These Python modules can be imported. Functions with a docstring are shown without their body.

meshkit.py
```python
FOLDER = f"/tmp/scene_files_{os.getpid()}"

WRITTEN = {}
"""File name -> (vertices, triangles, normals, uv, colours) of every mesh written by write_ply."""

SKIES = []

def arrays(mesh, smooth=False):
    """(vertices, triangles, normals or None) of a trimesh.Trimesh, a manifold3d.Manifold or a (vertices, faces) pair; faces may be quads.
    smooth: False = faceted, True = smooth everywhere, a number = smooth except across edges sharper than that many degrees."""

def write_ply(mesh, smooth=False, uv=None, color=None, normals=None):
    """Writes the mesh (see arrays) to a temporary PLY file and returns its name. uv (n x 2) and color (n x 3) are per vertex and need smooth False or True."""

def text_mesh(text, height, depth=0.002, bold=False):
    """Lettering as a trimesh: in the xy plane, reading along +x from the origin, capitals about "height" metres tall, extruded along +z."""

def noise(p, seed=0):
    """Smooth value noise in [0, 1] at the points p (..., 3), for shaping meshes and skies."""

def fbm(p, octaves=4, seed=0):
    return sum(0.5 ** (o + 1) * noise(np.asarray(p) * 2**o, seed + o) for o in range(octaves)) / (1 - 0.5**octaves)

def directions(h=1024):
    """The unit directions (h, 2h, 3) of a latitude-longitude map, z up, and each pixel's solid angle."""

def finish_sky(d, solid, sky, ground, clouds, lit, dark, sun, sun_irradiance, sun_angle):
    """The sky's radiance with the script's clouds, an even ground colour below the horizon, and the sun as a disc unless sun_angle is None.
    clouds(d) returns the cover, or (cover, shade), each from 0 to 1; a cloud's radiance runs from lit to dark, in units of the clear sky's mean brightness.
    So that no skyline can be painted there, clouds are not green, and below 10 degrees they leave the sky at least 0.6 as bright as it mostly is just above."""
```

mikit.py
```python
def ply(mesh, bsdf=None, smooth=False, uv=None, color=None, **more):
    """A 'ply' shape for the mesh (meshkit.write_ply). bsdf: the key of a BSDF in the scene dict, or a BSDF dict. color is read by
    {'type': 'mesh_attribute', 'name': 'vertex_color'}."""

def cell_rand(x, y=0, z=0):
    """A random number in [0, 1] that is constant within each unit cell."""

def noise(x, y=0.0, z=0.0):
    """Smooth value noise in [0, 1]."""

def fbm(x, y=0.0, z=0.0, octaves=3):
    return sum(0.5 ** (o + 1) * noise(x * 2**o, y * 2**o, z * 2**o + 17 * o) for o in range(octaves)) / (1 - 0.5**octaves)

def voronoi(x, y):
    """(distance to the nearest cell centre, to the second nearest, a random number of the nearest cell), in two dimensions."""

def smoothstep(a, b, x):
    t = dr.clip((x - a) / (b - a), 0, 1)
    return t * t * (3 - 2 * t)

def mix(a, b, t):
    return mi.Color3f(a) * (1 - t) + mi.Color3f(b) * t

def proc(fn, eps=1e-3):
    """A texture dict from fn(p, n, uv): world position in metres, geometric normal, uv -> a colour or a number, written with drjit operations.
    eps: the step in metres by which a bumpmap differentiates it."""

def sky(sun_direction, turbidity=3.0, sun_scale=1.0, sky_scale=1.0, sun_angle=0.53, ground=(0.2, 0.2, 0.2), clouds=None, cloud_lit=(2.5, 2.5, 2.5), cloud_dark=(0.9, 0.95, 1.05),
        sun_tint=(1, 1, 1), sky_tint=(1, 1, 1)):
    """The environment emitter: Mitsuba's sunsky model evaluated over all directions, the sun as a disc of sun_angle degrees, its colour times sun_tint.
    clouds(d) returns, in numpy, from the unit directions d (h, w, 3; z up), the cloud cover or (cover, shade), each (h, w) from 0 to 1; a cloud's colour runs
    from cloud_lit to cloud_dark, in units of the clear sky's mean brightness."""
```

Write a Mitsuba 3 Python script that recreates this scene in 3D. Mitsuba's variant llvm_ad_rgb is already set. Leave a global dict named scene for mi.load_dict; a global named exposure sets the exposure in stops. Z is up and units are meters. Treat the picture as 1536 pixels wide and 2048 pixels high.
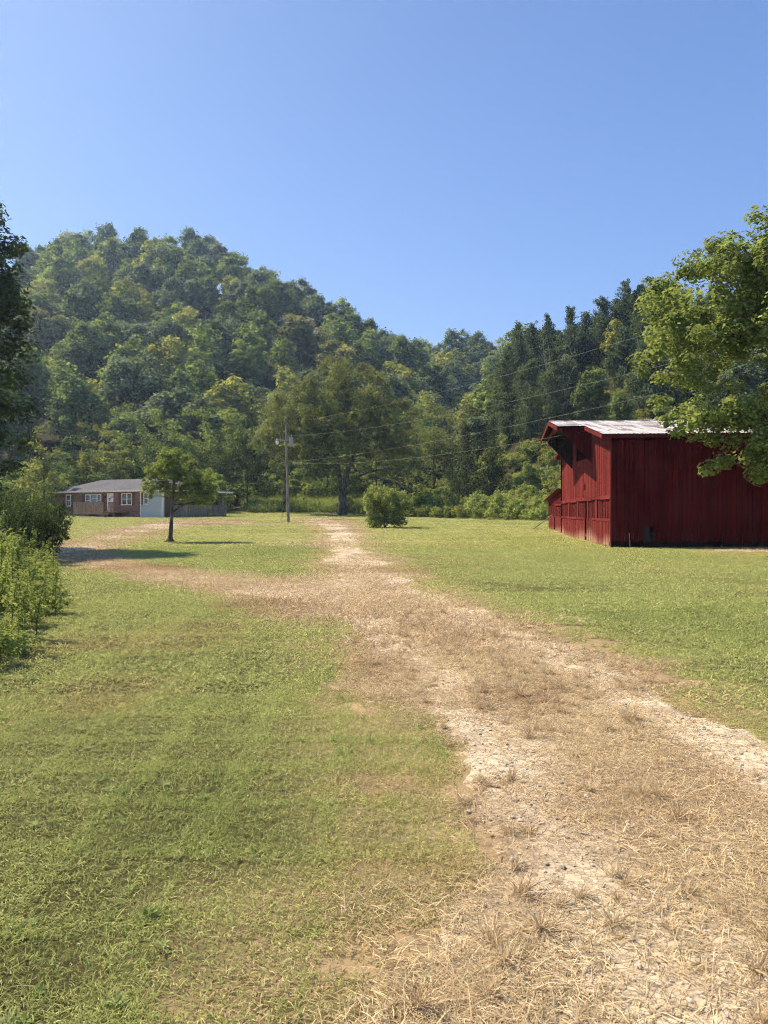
import math
import numpy as np
import trimesh
import drjit as dr
import mitsuba as mi
import mikit
import meshkit
from shapely.geometry import Polygon, Point
import shapely

T = mi.ScalarTransform4f
scene, labels = {}, {}

# ---------------------------------------------------------------- camera, sky, exposure
CAM = np.array([0.0, 0.0, 1.6])
scene['camera'] = {'type': 'perspective', 'fov': 53.1, 'fov_axis': 'x', 'near_clip': 0.1, 'far_clip': 6000.0,
                   'to_world': T().look_at(origin=CAM.tolist(), target=[0, 100, 1.6 - 0.26], up=[0, 0, 1]),
                   'medium': {'type': 'ref', 'id': 'air'}}
SUN_AZ, SUN_EL = math.radians(61), math.radians(53)
SUN = [-math.sin(SUN_AZ) * math.cos(SUN_EL), math.cos(SUN_AZ) * math.cos(SUN_EL), math.sin(SUN_EL)]
scene['sky_light'] = mikit.sky(SUN, turbidity=3.0, sky_tint=(0.81, 0.86, 1.02), sun_scale=1.2, sun_tint=(1.0, 1.0, 0.93))
exposure = 2.38

F, CX, HY = 1537.0, 768.0, 1020.0


def at(px, D, z=None):
    """point on the ground (or at height z) on the line of sight of photo column px at distance D"""
    x = (px - CX) / F * D
    return np.array([x, D, float(Z(x, D)) if z is None else z])


def zat(py, D):
    return 1.6 + (HY - py) / F * D


# ---------------------------------------------------------------- small mesh helpers
class MB:
    def __init__(s):
        s.v, s.f, s.c, s.n = [], [], [], 0

    def add(s, v, f, c=None):
        v = np.asarray(v, float).reshape(-1, 3)
        f = np.asarray(f, int)
        if f.shape[1] == 4:
            f = np.vstack([f[:, [0, 1, 2]], f[:, [0, 2, 3]]])
        s.v.append(v)
        s.f.append(f + s.n)
        s.c.append(np.broadcast_to(np.asarray((0.5, 0.5, 0.5) if c is None else c, float), v.shape))
        s.n += len(v)
        return s

    def arr(s):
        return np.vstack(s.v), np.vstack(s.f), np.vstack(s.c)

    def ply(s, bsdf, smooth=False, color=False, **kw):
        v, f, c = s.arr()
        return mikit.ply((v, f), bsdf, smooth=smooth, color=c if color else None, **kw)


BOXF = np.array([[0, 2, 3, 1], [4, 5, 7, 6], [0, 1, 5, 4], [2, 6, 7, 3], [0, 4, 6, 2], [1, 3, 7, 5]])


class Frame:
    """local axes a (along), b (out), z up"""

    def __init__(s, o, a, b, z0=0.0):
        s.o, s.a, s.b, s.z0 = np.array([o[0], o[1], 0.0]), np.array([*a, 0.0]), np.array([*b, 0.0]), z0

    def p(s, a, b, z):
        a, b, z = np.broadcast_arrays(np.asarray(a, float), b, z)
        return s.o + a[..., None] * s.a + b[..., None] * s.b + (z[..., None] + s.z0) * np.array([0, 0, 1.0])

    def box(s, a0, a1, b0, b1, z0, z1, lean=(0, 0)):
        """lean: shift of the top along a and b"""
        A = np.array([a0, a0, a0, a0, a1, a1, a1, a1], float)
        B = np.array([b0, b0, b1, b1, b0, b0, b1, b1], float)
        Zz = np.array([z0, z1, z0, z1, z0, z1, z0, z1], float)
        top = np.array([0, 1, 0, 1, 0, 1, 0, 1])
        v = s.p(A + lean[0] * top, B + lean[1] * top, Zz)
        return v, orient(v)

    def prism(s, poly_az, b0, b1):
        """polygon in (a, z), extruded along b"""
        n = len(poly_az)
        P = np.array(poly_az, float)
        v = np.vstack([s.p(P[:, 0], b0, P[:, 1]), s.p(P[:, 0], b1, P[:, 1])])
        f = [[i, (i + 1) % n, n + (i + 1) % n] for i in range(n)] + [[i, n + (i + 1) % n, n + i] for i in range(n)]
        f += [[0, i + 1, i] for i in range(1, n - 1)] + [[n, n + i, n + i + 1] for i in range(1, n - 1)]
        m = trimesh.Trimesh(v, f, process=False)
        if m.volume < 0:
            m.invert()
        return np.array(m.vertices), np.array(m.faces)


def orient(v):
    f = np.vstack([BOXF[:, [0, 1, 2]], BOXF[:, [0, 2, 3]]])
    e1, e2, e3 = v[4] - v[0], v[2] - v[0], v[1] - v[0]
    if np.dot(np.cross(e1, e2), e3) < 0:
        f = f[:, ::-1]
    return f[:, ::-1]


def tube(points, radii, sides=6):
    p = np.asarray(points, float)
    t = np.gradient(p, axis=0)
    t /= np.linalg.norm(t, axis=1, keepdims=True) + 1e-12
    ref = np.array([0.31, 0.95, 0.02]) if abs(t[:, 2]).mean() > 0.5 else np.array([0.02, 0.05, 1.0])
    a = np.cross(t, ref)
    a /= np.linalg.norm(a, axis=1, keepdims=True) + 1e-12
    b = np.cross(t, a)
    ang = np.arange(sides) * 2 * np.pi / sides
    r = np.broadcast_to(radii, (len(p),))
    v = p[:, None] + r[:, None, None] * (np.cos(ang)[None, :, None] * a[:, None] + np.sin(ang)[None, :, None] * b[:, None])
    i, j = np.meshgrid(np.arange(len(p) - 1), np.arange(sides), indexing='ij')
    q = np.stack([i * sides + j, i * sides + (j + 1) % sides, (i + 1) * sides + (j + 1) % sides, (i + 1) * sides + j], -1).reshape(-1, 4)
    return v.reshape(-1, 3), np.vstack([q[:, [0, 2, 1]], q[:, [0, 3, 2]]])


def unit(v):
    return v / (np.linalg.norm(v, axis=-1, keepdims=True) + 1e-12)


counts = {}


def numbered(name):
    n = counts.get(name, 0)
    counts[name] = n + 1
    return name if n == 0 else f'{name}_{n:03d}'


def thing(name, label, category, group=None):
    k = numbered(name)
    labels[k] = {'label': label, 'category': category}
    if group:
        labels[k]['group'] = group
    return k


def part(parent, name, d, label=None):
    k = numbered(parent + '__' + name)
    scene[k] = d
    if label:
        labels[k] = {'label': label}
    return k


# ---------------------------------------------------------------- materials
def vc():
    return {'type': 'mesh_attribute', 'name': 'vertex_color'}


def leafmat(trans, rough=0.42):
    return {'type': 'principledthin', 'base_color': vc(), 'roughness': rough, 'diff_trans': trans, 'eta': 1.45}


scene['leaf_material'] = leafmat(0.80)
scene['blade_material'] = leafmat(0.85, 0.6)
scene['straw_material'] = leafmat(0.55, 0.6)
noise, fbm, mix, smoothstep, cell_rand, voronoi = mikit.noise, mikit.fbm, mikit.mix, mikit.smoothstep, mikit.cell_rand, mikit.voronoi


def matte(fn, rough=0.85, spec=0.3):
    return {'type': 'twosided', 'b': {'type': 'principled', 'base_color': mikit.proc(fn) if callable(fn) else {'type': 'rgb', 'value': list(fn)}, 'roughness': rough, 'specular': spec}}


def bark_fn(p, n, uv):
    k = fbm(p.x * 9, p.y * 9, p.z * 2.5)
    return mix((0.035, 0.028, 0.022), (0.16, 0.14, 0.115), smoothstep(0.3, 0.75, k))


scene['bark_material'] = matte(bark_fn)


def barn_red(tone, fade, lit_bleach=0.0):
    def fn(p, n, uv):
        h = p.x * 1.0 + p.y * 1.0
        streak = fbm(h * 14, (p.x - p.y) * 9, p.z * 0.55)
        fine = noise(h * 70, (p.x - p.y) * 40, p.z * 1.4)
        blotch = fbm(p.x * 0.7 + 3, p.y * 0.7, p.z * 0.6)
        c = mix((0.115 * tone, 0.006 * tone, 0.008 * tone), (0.205 * tone, 0.015 * tone, 0.016 * tone), smoothstep(0.25, 0.75, streak * 0.7 + fine * 0.3))
        c = mix(c, (0.22 * tone, 0.030 * tone, 0.027 * tone), smoothstep(0.5, 0.8, blotch) * 0.5)
        c = mix(c, (0.21 * tone, 0.062 * tone, 0.055 * tone), lit_bleach * (0.55 + 0.45 * smoothstep(0.3, 0.7, streak)))  # faded paint that also carries the lit look of the gable
        wear = smoothstep(0.72, 0.86, fine * 0.55 + streak * 0.5)
        c = mix(c, (0.26, 0.07, 0.06), wear * 0.25)
        # paint washed off and mud splashed up the foot of the boards
        foot = smoothstep(0.75, 0.0, p.z + 1.2 * (fbm(h * 0.33 + 2, p.x * 0.2, 0.0) - 0.38) + 0.5 * (streak - 0.5))
        c = mix(c, (0.44, 0.30, 0.22), foot * fade * smoothstep(0.35, 0.75, -n.x))
        return c
    return fn


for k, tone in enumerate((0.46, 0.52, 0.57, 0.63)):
    scene[f'barn_board_material_{k}'] = matte(barn_red(tone, 0.62), 0.95, 0.04)  # shaded copy: the front wall's shade is put into a darker tone
    scene[f'gable_board_material_{k}'] = matte(barn_red(tone * 1.30, 0.62, 0.5), 0.95, 0.04)  # lit copy: sunlight on the gable put into a paler, faded tone
scene['barn_trim_material'] = matte(barn_red(0.62, 0.0, 0.3), 0.85, 0.1)


def tin_fn(p, n, uv):
    run = fbm(p.x * 7, p.y * 0.35, 3.0)
    rust = smoothstep(0.44, 0.62, fbm(p.x * 2.2, p.y * 0.45, 1.0) * 0.6 + run * 0.45)
    low = smoothstep(0.2, 0.75, fbm(p.x * 0.5, p.y * 0.9, 9.0))
    c = mix((0.52, 0.52, 0.52), (0.40, 0.40, 0.405), run)
    return mix(c, (0.15, 0.105, 0.095), rust * low * 0.9)


scene['tin_material'] = {'type': 'twosided', 'b': {'type': 'principled', 'base_color': mikit.proc(tin_fn), 'roughness': 0.45, 'metallic': 0.25, 'specular': 0.5}}


def brick_fn(p, n, uv):
    # along the front of the house
    t = p.x * 0.862 - p.y * 0.507
    row = p.z / 0.19
    r = dr.floor(row)
    col = t / 0.42 + 0.5 * (r - 2 * dr.floor(r / 2))
    tone = cell_rand(r, dr.floor(col), 2)
    c = mix((0.130, 0.070, 0.050), (0.245, 0.140, 0.105), tone)
    joint = 1 - smoothstep(0.0, 0.16, row - r) * smoothstep(0.0, 0.05, col - dr.floor(col))
    rows = cell_rand(r, 5, 7)
    return mix(c, (0.33, 0.26, 0.21), joint * 0.75 * (0.35 + 0.65 * rows))


scene['brick_material'] = matte(brick_fn)


def shingle_fn(p, n, uv):
    k = noise(p.x * 5, p.y * 5, p.z * 14)
    s = fbm(p.x * 0.6, p.y * 0.6, 0)
    c = mix((0.064, 0.068, 0.082), (0.115, 0.120, 0.138), k)
    return c * (0.85 + 0.3 * s)


scene['shingle_material'] = matte(shingle_fn, 0.9, 0.15)


def wood(c0, c1):
    def fn(p, n, uv):
        k = fbm(p.x * 13, p.y * 13, p.z * 1.2)
        return mix(c0, c1, smoothstep(0.25, 0.75, k))
    return fn


scene['deck_wood_material'] = matte(wood((0.20, 0.125, 0.085), (0.36, 0.235, 0.165)))
scene['grey_wood_material'] = matte(wood((0.13, 0.12, 0.105), (0.27, 0.25, 0.22)))
scene['shade_dark_wood_material'] = matte(wood((0.010, 0.006, 0.006), (0.026, 0.016, 0.015)), 0.95, 0.03)  # near-black: shade under the hood and along the sill is in this colour
scene['shutter_material'] = matte((0.12, 0.04, 0.03), 0.6)
scene['white_paint_material'] = matte((0.78, 0.78, 0.76), 0.5)
scene['siding_material'] = matte((0.40, 0.44, 0.46), 0.6)
scene['dark_room_material'] = matte((0.03, 0.03, 0.03))
scene['glass_material'] = {'type': 'twosided', 'b': {'type': 'principled', 'base_color': {'type': 'rgb', 'value': [0.025, 0.032, 0.036]}, 'roughness': 0.06, 'specular': 0.7}}
scene['curtain_glass_material'] = {'type': 'twosided', 'b': {'type': 'principled', 'base_color': {'type': 'rgb', 'value': [0.10, 0.17, 0.17]}, 'roughness': 0.08, 'specular': 0.7}}
scene['galvanized_material'] = {'type': 'twosided', 'b': {'type': 'principled', 'base_color': {'type': 'rgb', 'value': [0.30, 0.32, 0.34]}, 'roughness': 0.6, 'metallic': 0.2}}
scene['wire_material'] = matte((0.20, 0.20, 0.19), 0.5)
scene['concrete_material'] = matte(lambda p, n, uv: mix((0.10, 0.10, 0.085), (0.22, 0.215, 0.185), fbm(p.x * 3, p.y * 3, p.z * 5)))
scene['petal_material'] = leafmat(0.8)

# ---------------------------------------------------------------- terrain
PX = np.array([-2600, -1400, -700, -300, 0, 100, 200, 300, 400, 500, 560, 620, 690, 740, 800, 830, 900, 960, 1040, 1100, 1150, 1200, 1250, 1300, 1340, 1440, 1536, 1800, 2300, 3400], float)


def lin(px, xs, ys):
    return np.interp(px, xs, ys)


def hillprof(t):
    t = np.clip(t, 0, 1)
    return 0.25 * t + 0.75 * t * t * (3 - 2 * t)


# each hill: photo columns -> foot distance, ridge distance, skyline row; turned into world heights
def hill(px, r, xs, r0, r1, ys, tree, w):
    R0, R1, Y, W = lin(px, xs, r0), lin(px, xs, r1), lin(px, xs, ys), lin(px, xs, w)
    h = np.maximum((1.6 + (HY - Y) / F * R1 - tree - 1.3) * W, 0)
    up = hillprof((r - R0) / (R1 - R0))
    over = np.clip((r - R1) / (1.6 * R1), 0, 1)
    return h * up * (1 - 0.75 * over * over * (3 - 2 * over))


LX = [-2600, -1400, -500, 0, 100, 200, 300, 400, 500, 560, 620, 690, 740, 800, 850, 900, 980]
L0 = [150, 125, 110, 106, 108, 110, 110, 110, 112, 115, 118, 124, 128, 134, 140, 146, 150]
L1 = [240, 260, 270, 275, 280, 285, 285, 275, 262, 258, 254, 250, 248, 246, 245, 245, 245]
LY = [900, 790, 660, 552, 506, 486, 474, 497, 522, 556, 580, 612, 642, 664, 690, 740, 800]
LW = [1] * 15 + [0.8, 0.0]
FX = [500, 700, 830, 900, 960, 1000, 1100, 1300]
F0, F1, FY, FW = [180] * 8, [350] * 8, [686, 686, 686, 686, 682, 690, 690, 690], [0, 1, 1, 1, 1, 1, 1, 1]
RX = [820, 900, 950, 1000, 1040, 1100, 1150, 1200, 1250, 1300, 1340, 1440, 1536, 1800, 2400, 3400]
R0 = [100, 90, 86, 80, 77, 74, 72, 70, 68, 66, 65, 62, 60, 58, 60, 70]
R1 = [170, 165, 160, 150, 148, 143, 140, 136, 133, 130, 128, 124, 122, 120, 120, 130]
RY = [960, 870, 790, 705, 668, 652, 635, 612, 590, 574, 566, 545, 530, 500, 520, 600]
RW = [0.0] + [1] * 15


def softplus(x, k):
    return k * np.logaddexp(0, x / k)


def hills_z(x, y):
    r = np.hypot(x, y)
    px = CX + F * np.clip(x / np.maximum(y, 1e-3), -2.2, 2.2)
    D = np.maximum(y, 1e-3) * 0 + r / np.sqrt(1 + np.clip(x / np.maximum(y, 1e-3), -2.2, 2.2) ** 2)  # distance along the view axis
    a = hill(px, D, LX, L0, L1, LY, 18.0, LW)
    b = hill(px, D, FX, F0, F1, FY, 15.0, FW)
    c = hill(px, D, RX, R0, R1, RY, 10.5, RW)
    front = np.clip((y - 5) / 40, 0, 1)
    return np.maximum(np.maximum(a, b), c) * front


def Z(x, y):
    x, y = np.asarray(x, float), np.asarray(y, float)
    r = np.hypot(x, y)
    lawn = 0.021 * softplus(np.minimum(y, 140) - 42, 3) + 0.045 * softplus(np.minimum(y, 140) - 96, 3)
    q = np.stack([x / 5.0, y / 5.0, np.zeros_like(x)], -1)
    lawn = lawn + 0.10 * (meshkit.fbm(q, 2, 5) - 0.5) * np.clip((r - 3) / 15, 0.15, 1)
    return lawn + hills_z(x, y)


# ---------------------------------------------------------------- driveway outline (metres)
DRIVE = [(-0.8, -6), (-0.25, 0), (-0.10, 2.24), (-0.08, 2.79), (0.24, 3.19), (0.46, 3.62), (0.42, 4.24), (0.20, 4.92), (-0.05, 6.15), (-0.2, 7.93), (-0.49, 9.64), (-0.91, 10.93), (-1.62, 12.0), (-2.63, 14.05),
         (-4.19, 16.62), (-5.88, 18.92), (-7.77, 21.02), (-10.37, 24.59), (-12.31, 26.72), (-13.69, 31.49), (-16.28, 42.55), (-18.6, 54.3), (-19.6, 63.3), (-19.6, 72), (-19.2, 75.5), (-14.5, 73.2), (-9.48, 61.25), (-12.48, 64.36),
         (-15.4, 60.5), (-14.6, 47.33), (-12.89, 37.53), (-11.55, 30.71), (-9.3, 25.61), (-6.97, 21.96), (-4.93, 19.52), (-3.11, 17.82), (-1.85, 16.96), (-1.48, 18.92), (-2.03, 27.32), (-3.31, 43.13), (-4.94, 59.35),
         (-8.2, 72.6), (-7.0, 79), (-5.44, 77.42), (-3.05, 69.01), (-1.79, 49.26), (-0.66, 30.71), (0.39, 18.92), (1.44, 13.66), (2.1, 10.69), (2.41, 8.78), (2.53, 7.45), (2.62, 6.47), (2.65, 5.72), (2.66, 4.92), (2.66, 3.62), (2.5, 2.24), (2.2, 0), (1.6, -6)]
BARN_DIRT = [(14.2, 31.0), (12.6, 30.3), (12.4, 29.9), (15, 29.4), (19, 29.2), (30, 29.0), (30, 31), (19, 31.2)]
RUT_L = np.array([(0.9, 2.2), (0.9, 4.2), (0.72, 5.7), (0.42, 7.9), (-0.05, 9.8), (-0.45, 13), (-1.08, 18.9), (-1.75, 28), (-2.7, 41), (-4.4, 60), (-7, 76)])
RUT_R = np.array([(2.2, 2.2), (2.46, 4.9), (2.24, 6.5), (1.85, 9.1), (1.0, 13.7), (0.05, 19), (-0.96, 30.7), (-2.0, 43), (-3.6, 60), (-6, 76)])
RUT_C = np.array([(-0.4, 12.5), (-3.4, 16.3), (-7.4, 21), (-11.6, 26.5), (-13.3, 33), (-15, 42), (-16.6, 53), (-17.4, 66)])
drive_poly = Polygon(DRIVE).buffer(0)
dirt_poly = Polygon(BARN_DIRT).buffer(0.2)
drive_edge, dirt_edge = drive_poly.boundary, dirt_poly.boundary


def drive_sd(x, y):
    """metres inside the drive (positive inside), with a ragged edge"""
    pts = shapely.points(x, y)
    s = shapely.distance(pts, drive_edge) * np.where(shapely.contains_xy(drive_poly, x, y), 1, -1)
    s2 = shapely.distance(pts, dirt_edge) * np.where(shapely.contains_xy(dirt_poly, x, y), 1, -1)
    s = np.maximum(s, s2)
    q = np.stack([x / 0.9, y / 0.9, np.zeros_like(x)], -1)
    sc = np.clip(np.hypot(x, y) / 9.0, 0.6, 1.6)
    s = s + sc * 0.95 * (meshkit.fbm(q, 4, 3) - 0.5)
    # a tongue of green running into the drive
    g = np.hypot((x - 0.15) / 0.42, (y - 5.3) / 1.0)
    far = np.clip((np.hypot(x, y) - 9) / 8, 0, 1)
    return s - 0.55 * np.clip(1.25 - g, 0, 1) - 0.08 + 0.06 * far


def polydist(x, y, line):
    return shapely.distance(shapely.points(x, y), shapely.LineString(line))


def rut(x, y):
    d = np.minimum(np.minimum(polydist(x, y, RUT_L), polydist(x, y, RUT_R)), 9)
    r = np.hypot(x, y)
    w = 0.30 + 0.12 * np.clip(r / 15, 0, 1)
    return np.exp(-(d / w) ** 2)


rg = np.random.default_rng(11)


def vnoise(x, y, s, seed, octaves=3):
    return meshkit.fbm(np.stack([x / s, y / s, np.zeros_like(x)], -1), octaves, seed)


# ---------------------------------------------------------------- ground sheet
def build_ground():
    na = 1080
    ang = np.linspace(0, 2 * np.pi, na, endpoint=False)
    rad = [0.0]
    r = 0.4
    while r < 3600:
        rad.append(r)
        r *= 1.022 if r < 420 else 1.12
    rad = np.array(rad[1:])
    A, R = np.meshgrid(ang, rad)
    x, y = (R * np.sin(A)).ravel(), (R * np.cos(A)).ravel()
    z = Z(x, y)
    # tiny unevenness of the turf near the camera
    rr = np.hypot(x, y)
    z = z - 0.012
    v = np.vstack([np.stack([x, y, z], 1), [[0, 0, float(Z(0.0, 0.0)) - 0.012]]])
    i, j = np.meshgrid(np.arange(len(rad) - 1), np.arange(na), indexing='ij')
    a, b = i * na + j, i * na + (j + 1) % na
    f = np.stack([a, b, b + na, a + na], -1).reshape(-1, 4)
    f = np.vstack([f[:, [0, 2, 1]], f[:, [0, 3, 2]]])
    j = np.arange(na)
    f = np.vstack([f, np.stack([j * 0 + len(v) - 1, (j + 1) % na, j], 1)])
    hz = hills_z(x, y)
    forest = np.clip(hz / 1.5, 0, 1)
    forest = np.maximum(forest, np.clip((rr - 100) / 12, 0, 1))[:, None]
    n1 = vnoise(x, y, 3.0, 21)[:, None]
    n2 = vnoise(x, y, 0.35, 22)[:, None]
    lawn = np.array([0.17, 0.18, 0.065]) * (0.55 + 0.9 * n2) * (1 - 0.3 * n1) + np.array([0.08, 0.06, 0.025]) * n1
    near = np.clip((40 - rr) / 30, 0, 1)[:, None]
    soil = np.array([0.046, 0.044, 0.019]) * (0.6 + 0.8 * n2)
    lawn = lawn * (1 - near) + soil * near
    # dead grass and dry earth along the drive
    edge = np.zeros(len(x))
    m = (rr < 95) & (y > -6)
    dd = np.minimum(shapely.distance(shapely.points(x[m], y[m]), drive_poly), shapely.distance(shapely.points(x[m], y[m]), dirt_poly))
    edge[m] = np.clip(1.1 - dd / 1.0, 0, 1)
    lawn = lawn * (1 - edge[:, None]) + np.array([0.25, 0.19, 0.115]) * (0.6 + 0.8 * n2) * edge[:, None]
    wood_c = np.array([0.026, 0.028, 0.014]) * (0.6 + 0.8 * n2)
    c = lawn * (1 - forest) + wood_c * forest
    c = np.vstack([c, c[:1]])
    scene['grass_ground_material'] = {'type': 'twosided', 'b': {'type': 'principled', 'base_color': vc(), 'roughness': 0.95, 'specular': 0.1}}
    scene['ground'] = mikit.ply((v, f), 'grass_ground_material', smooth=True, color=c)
    labels['ground'] = {'kind': 'structure', 'label': 'mown lawn and the valley floor and hills around it'}


build_ground()


def build_drive():
    cells = []
    for (x0, x1, y0, y1, h) in ((-3.4, 3.6, -5.5, 12.6, 0.10), (-22.4, 32.4, 12.6, 82.2, 0.30)):
        xs, ys = np.arange(x0, x1 - h / 2, h), np.arange(y0, y1 - h / 2, h)
        gx, gy = np.meshgrid(xs, ys)
        gx, gy = gx.ravel(), gy.ravel()
        near = shapely.distance(shapely.points(gx, gy), shapely.union_all([drive_poly, dirt_poly])) < 1.5
        gx, gy = gx[near], gy[near]
        keep = drive_sd(gx + h / 2, gy + h / 2) > 0
        cells.append((gx[keep], gy[keep], h))
    vs, fs, n = [], [], 0
    for gx, gy, h in cells:
        ix, iy = np.round(gx / h).astype(int), np.round(gy / h).astype(int)
        cor = np.concatenate([np.stack([ix + a, iy + b], 1) for a, b in ((0, 0), (1, 0), (1, 1), (0, 1))])
        x0, y0 = gx[0] - ix[0] * h, gy[0] - iy[0] * h
        u, inv = np.unique(cor, axis=0, return_inverse=True)
        q = inv.reshape(4, -1).T
        x, y = u[:, 0] * h + x0, u[:, 1] * h + y0
        cnt = np.bincount(inv.ravel(), minlength=len(u))
        edge = cnt < 4
        jit = np.random.default_rng(3).normal(0, 0.33 * h, (len(u), 2)) * edge[:, None]
        x, y = x + jit[:, 0], y + jit[:, 1]
        z = Z(x, y) + 0.008 + 0.012 * (vnoise(x, y, 0.25, 31) - 0.5) * (np.hypot(x, y) < 14) - 0.024 * edge
        vs.append(np.stack([x, y, z], 1))
        fs.append(np.vstack([q[:, [0, 1, 2]], q[:, [0, 2, 3]]]) + n)
        n += len(u)
    v, f = np.vstack(vs), np.vstack(fs)

    x, y = v[:, 0], v[:, 1]
    ru = np.maximum(rut(x, y), 0.6 * np.exp(-(polydist(x, y, RUT_C) / 0.9) ** 2))[:, None]
    k = vnoise(x, y, 0.6, 33)[:, None]
    k2 = vnoise(x, y, 2.2, 34)[:, None]
    m = np.clip(0.85 * ru + 1.6 * (k - 0.5) + 0.8 * (k2 - 0.5) + 0.35, 0, 1)
    c = np.array([0.24, 0.175, 0.11]) * (1 - m) + np.array([0.48, 0.415, 0.315]) * m

    def grain(p, n, uv):
        a, b, w = voronoi(p.x * 42, p.y * 42)
        a2, b2, w2 = voronoi(p.x * 17 + 5, p.y * 17)
        s = (0.62 + 0.5 * w) * (0.45 + 0.55 * smoothstep(0.0, 0.25, b - a))
        big = smoothstep(0.78, 0.82, w2) * smoothstep(0.05, 0.2, b2 - a2)
        return 0.5 * dr.lerp(s, 1.25, big * 0.6)

    def relief(p, n, uv):
        a, b, w = voronoi(p.x * 42, p.y * 42)
        return smoothstep(0.0, 0.3, b - a) * (0.3 + 0.7 * w)

    # vertex colour (kind of surface) times a gravel grain
    scene['gravel_light'] = {'type': 'principled', 'base_color': vc(), 'roughness': 0.95, 'specular': 0.15}
    scene['gravel_dark'] = {'type': 'principled', 'base_color': {'type': 'rgb', 'value': [0.055, 0.042, 0.028]}, 'roughness': 0.95, 'specular': 0.1}
    scene['drive_material'] = {'type': 'twosided', 'b': {'type': 'blendbsdf', 'weight': mikit.proc(lambda p, n, uv: dr.clip(1.05 - 2.0 * grain(p, n, uv), 0, 1)),
                               'a': {'type': 'ref', 'id': 'gravel_light'}, 'b': {'type': 'ref', 'id': 'gravel_dark'}}}
    scene['driveway'] = mikit.ply((v, f), 'drive_material', smooth=True, color=c)
    labels['driveway'] = {'kind': 'structure', 'label': 'dry gravel and straw drive forking across the lawn'}


build_drive()


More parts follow.
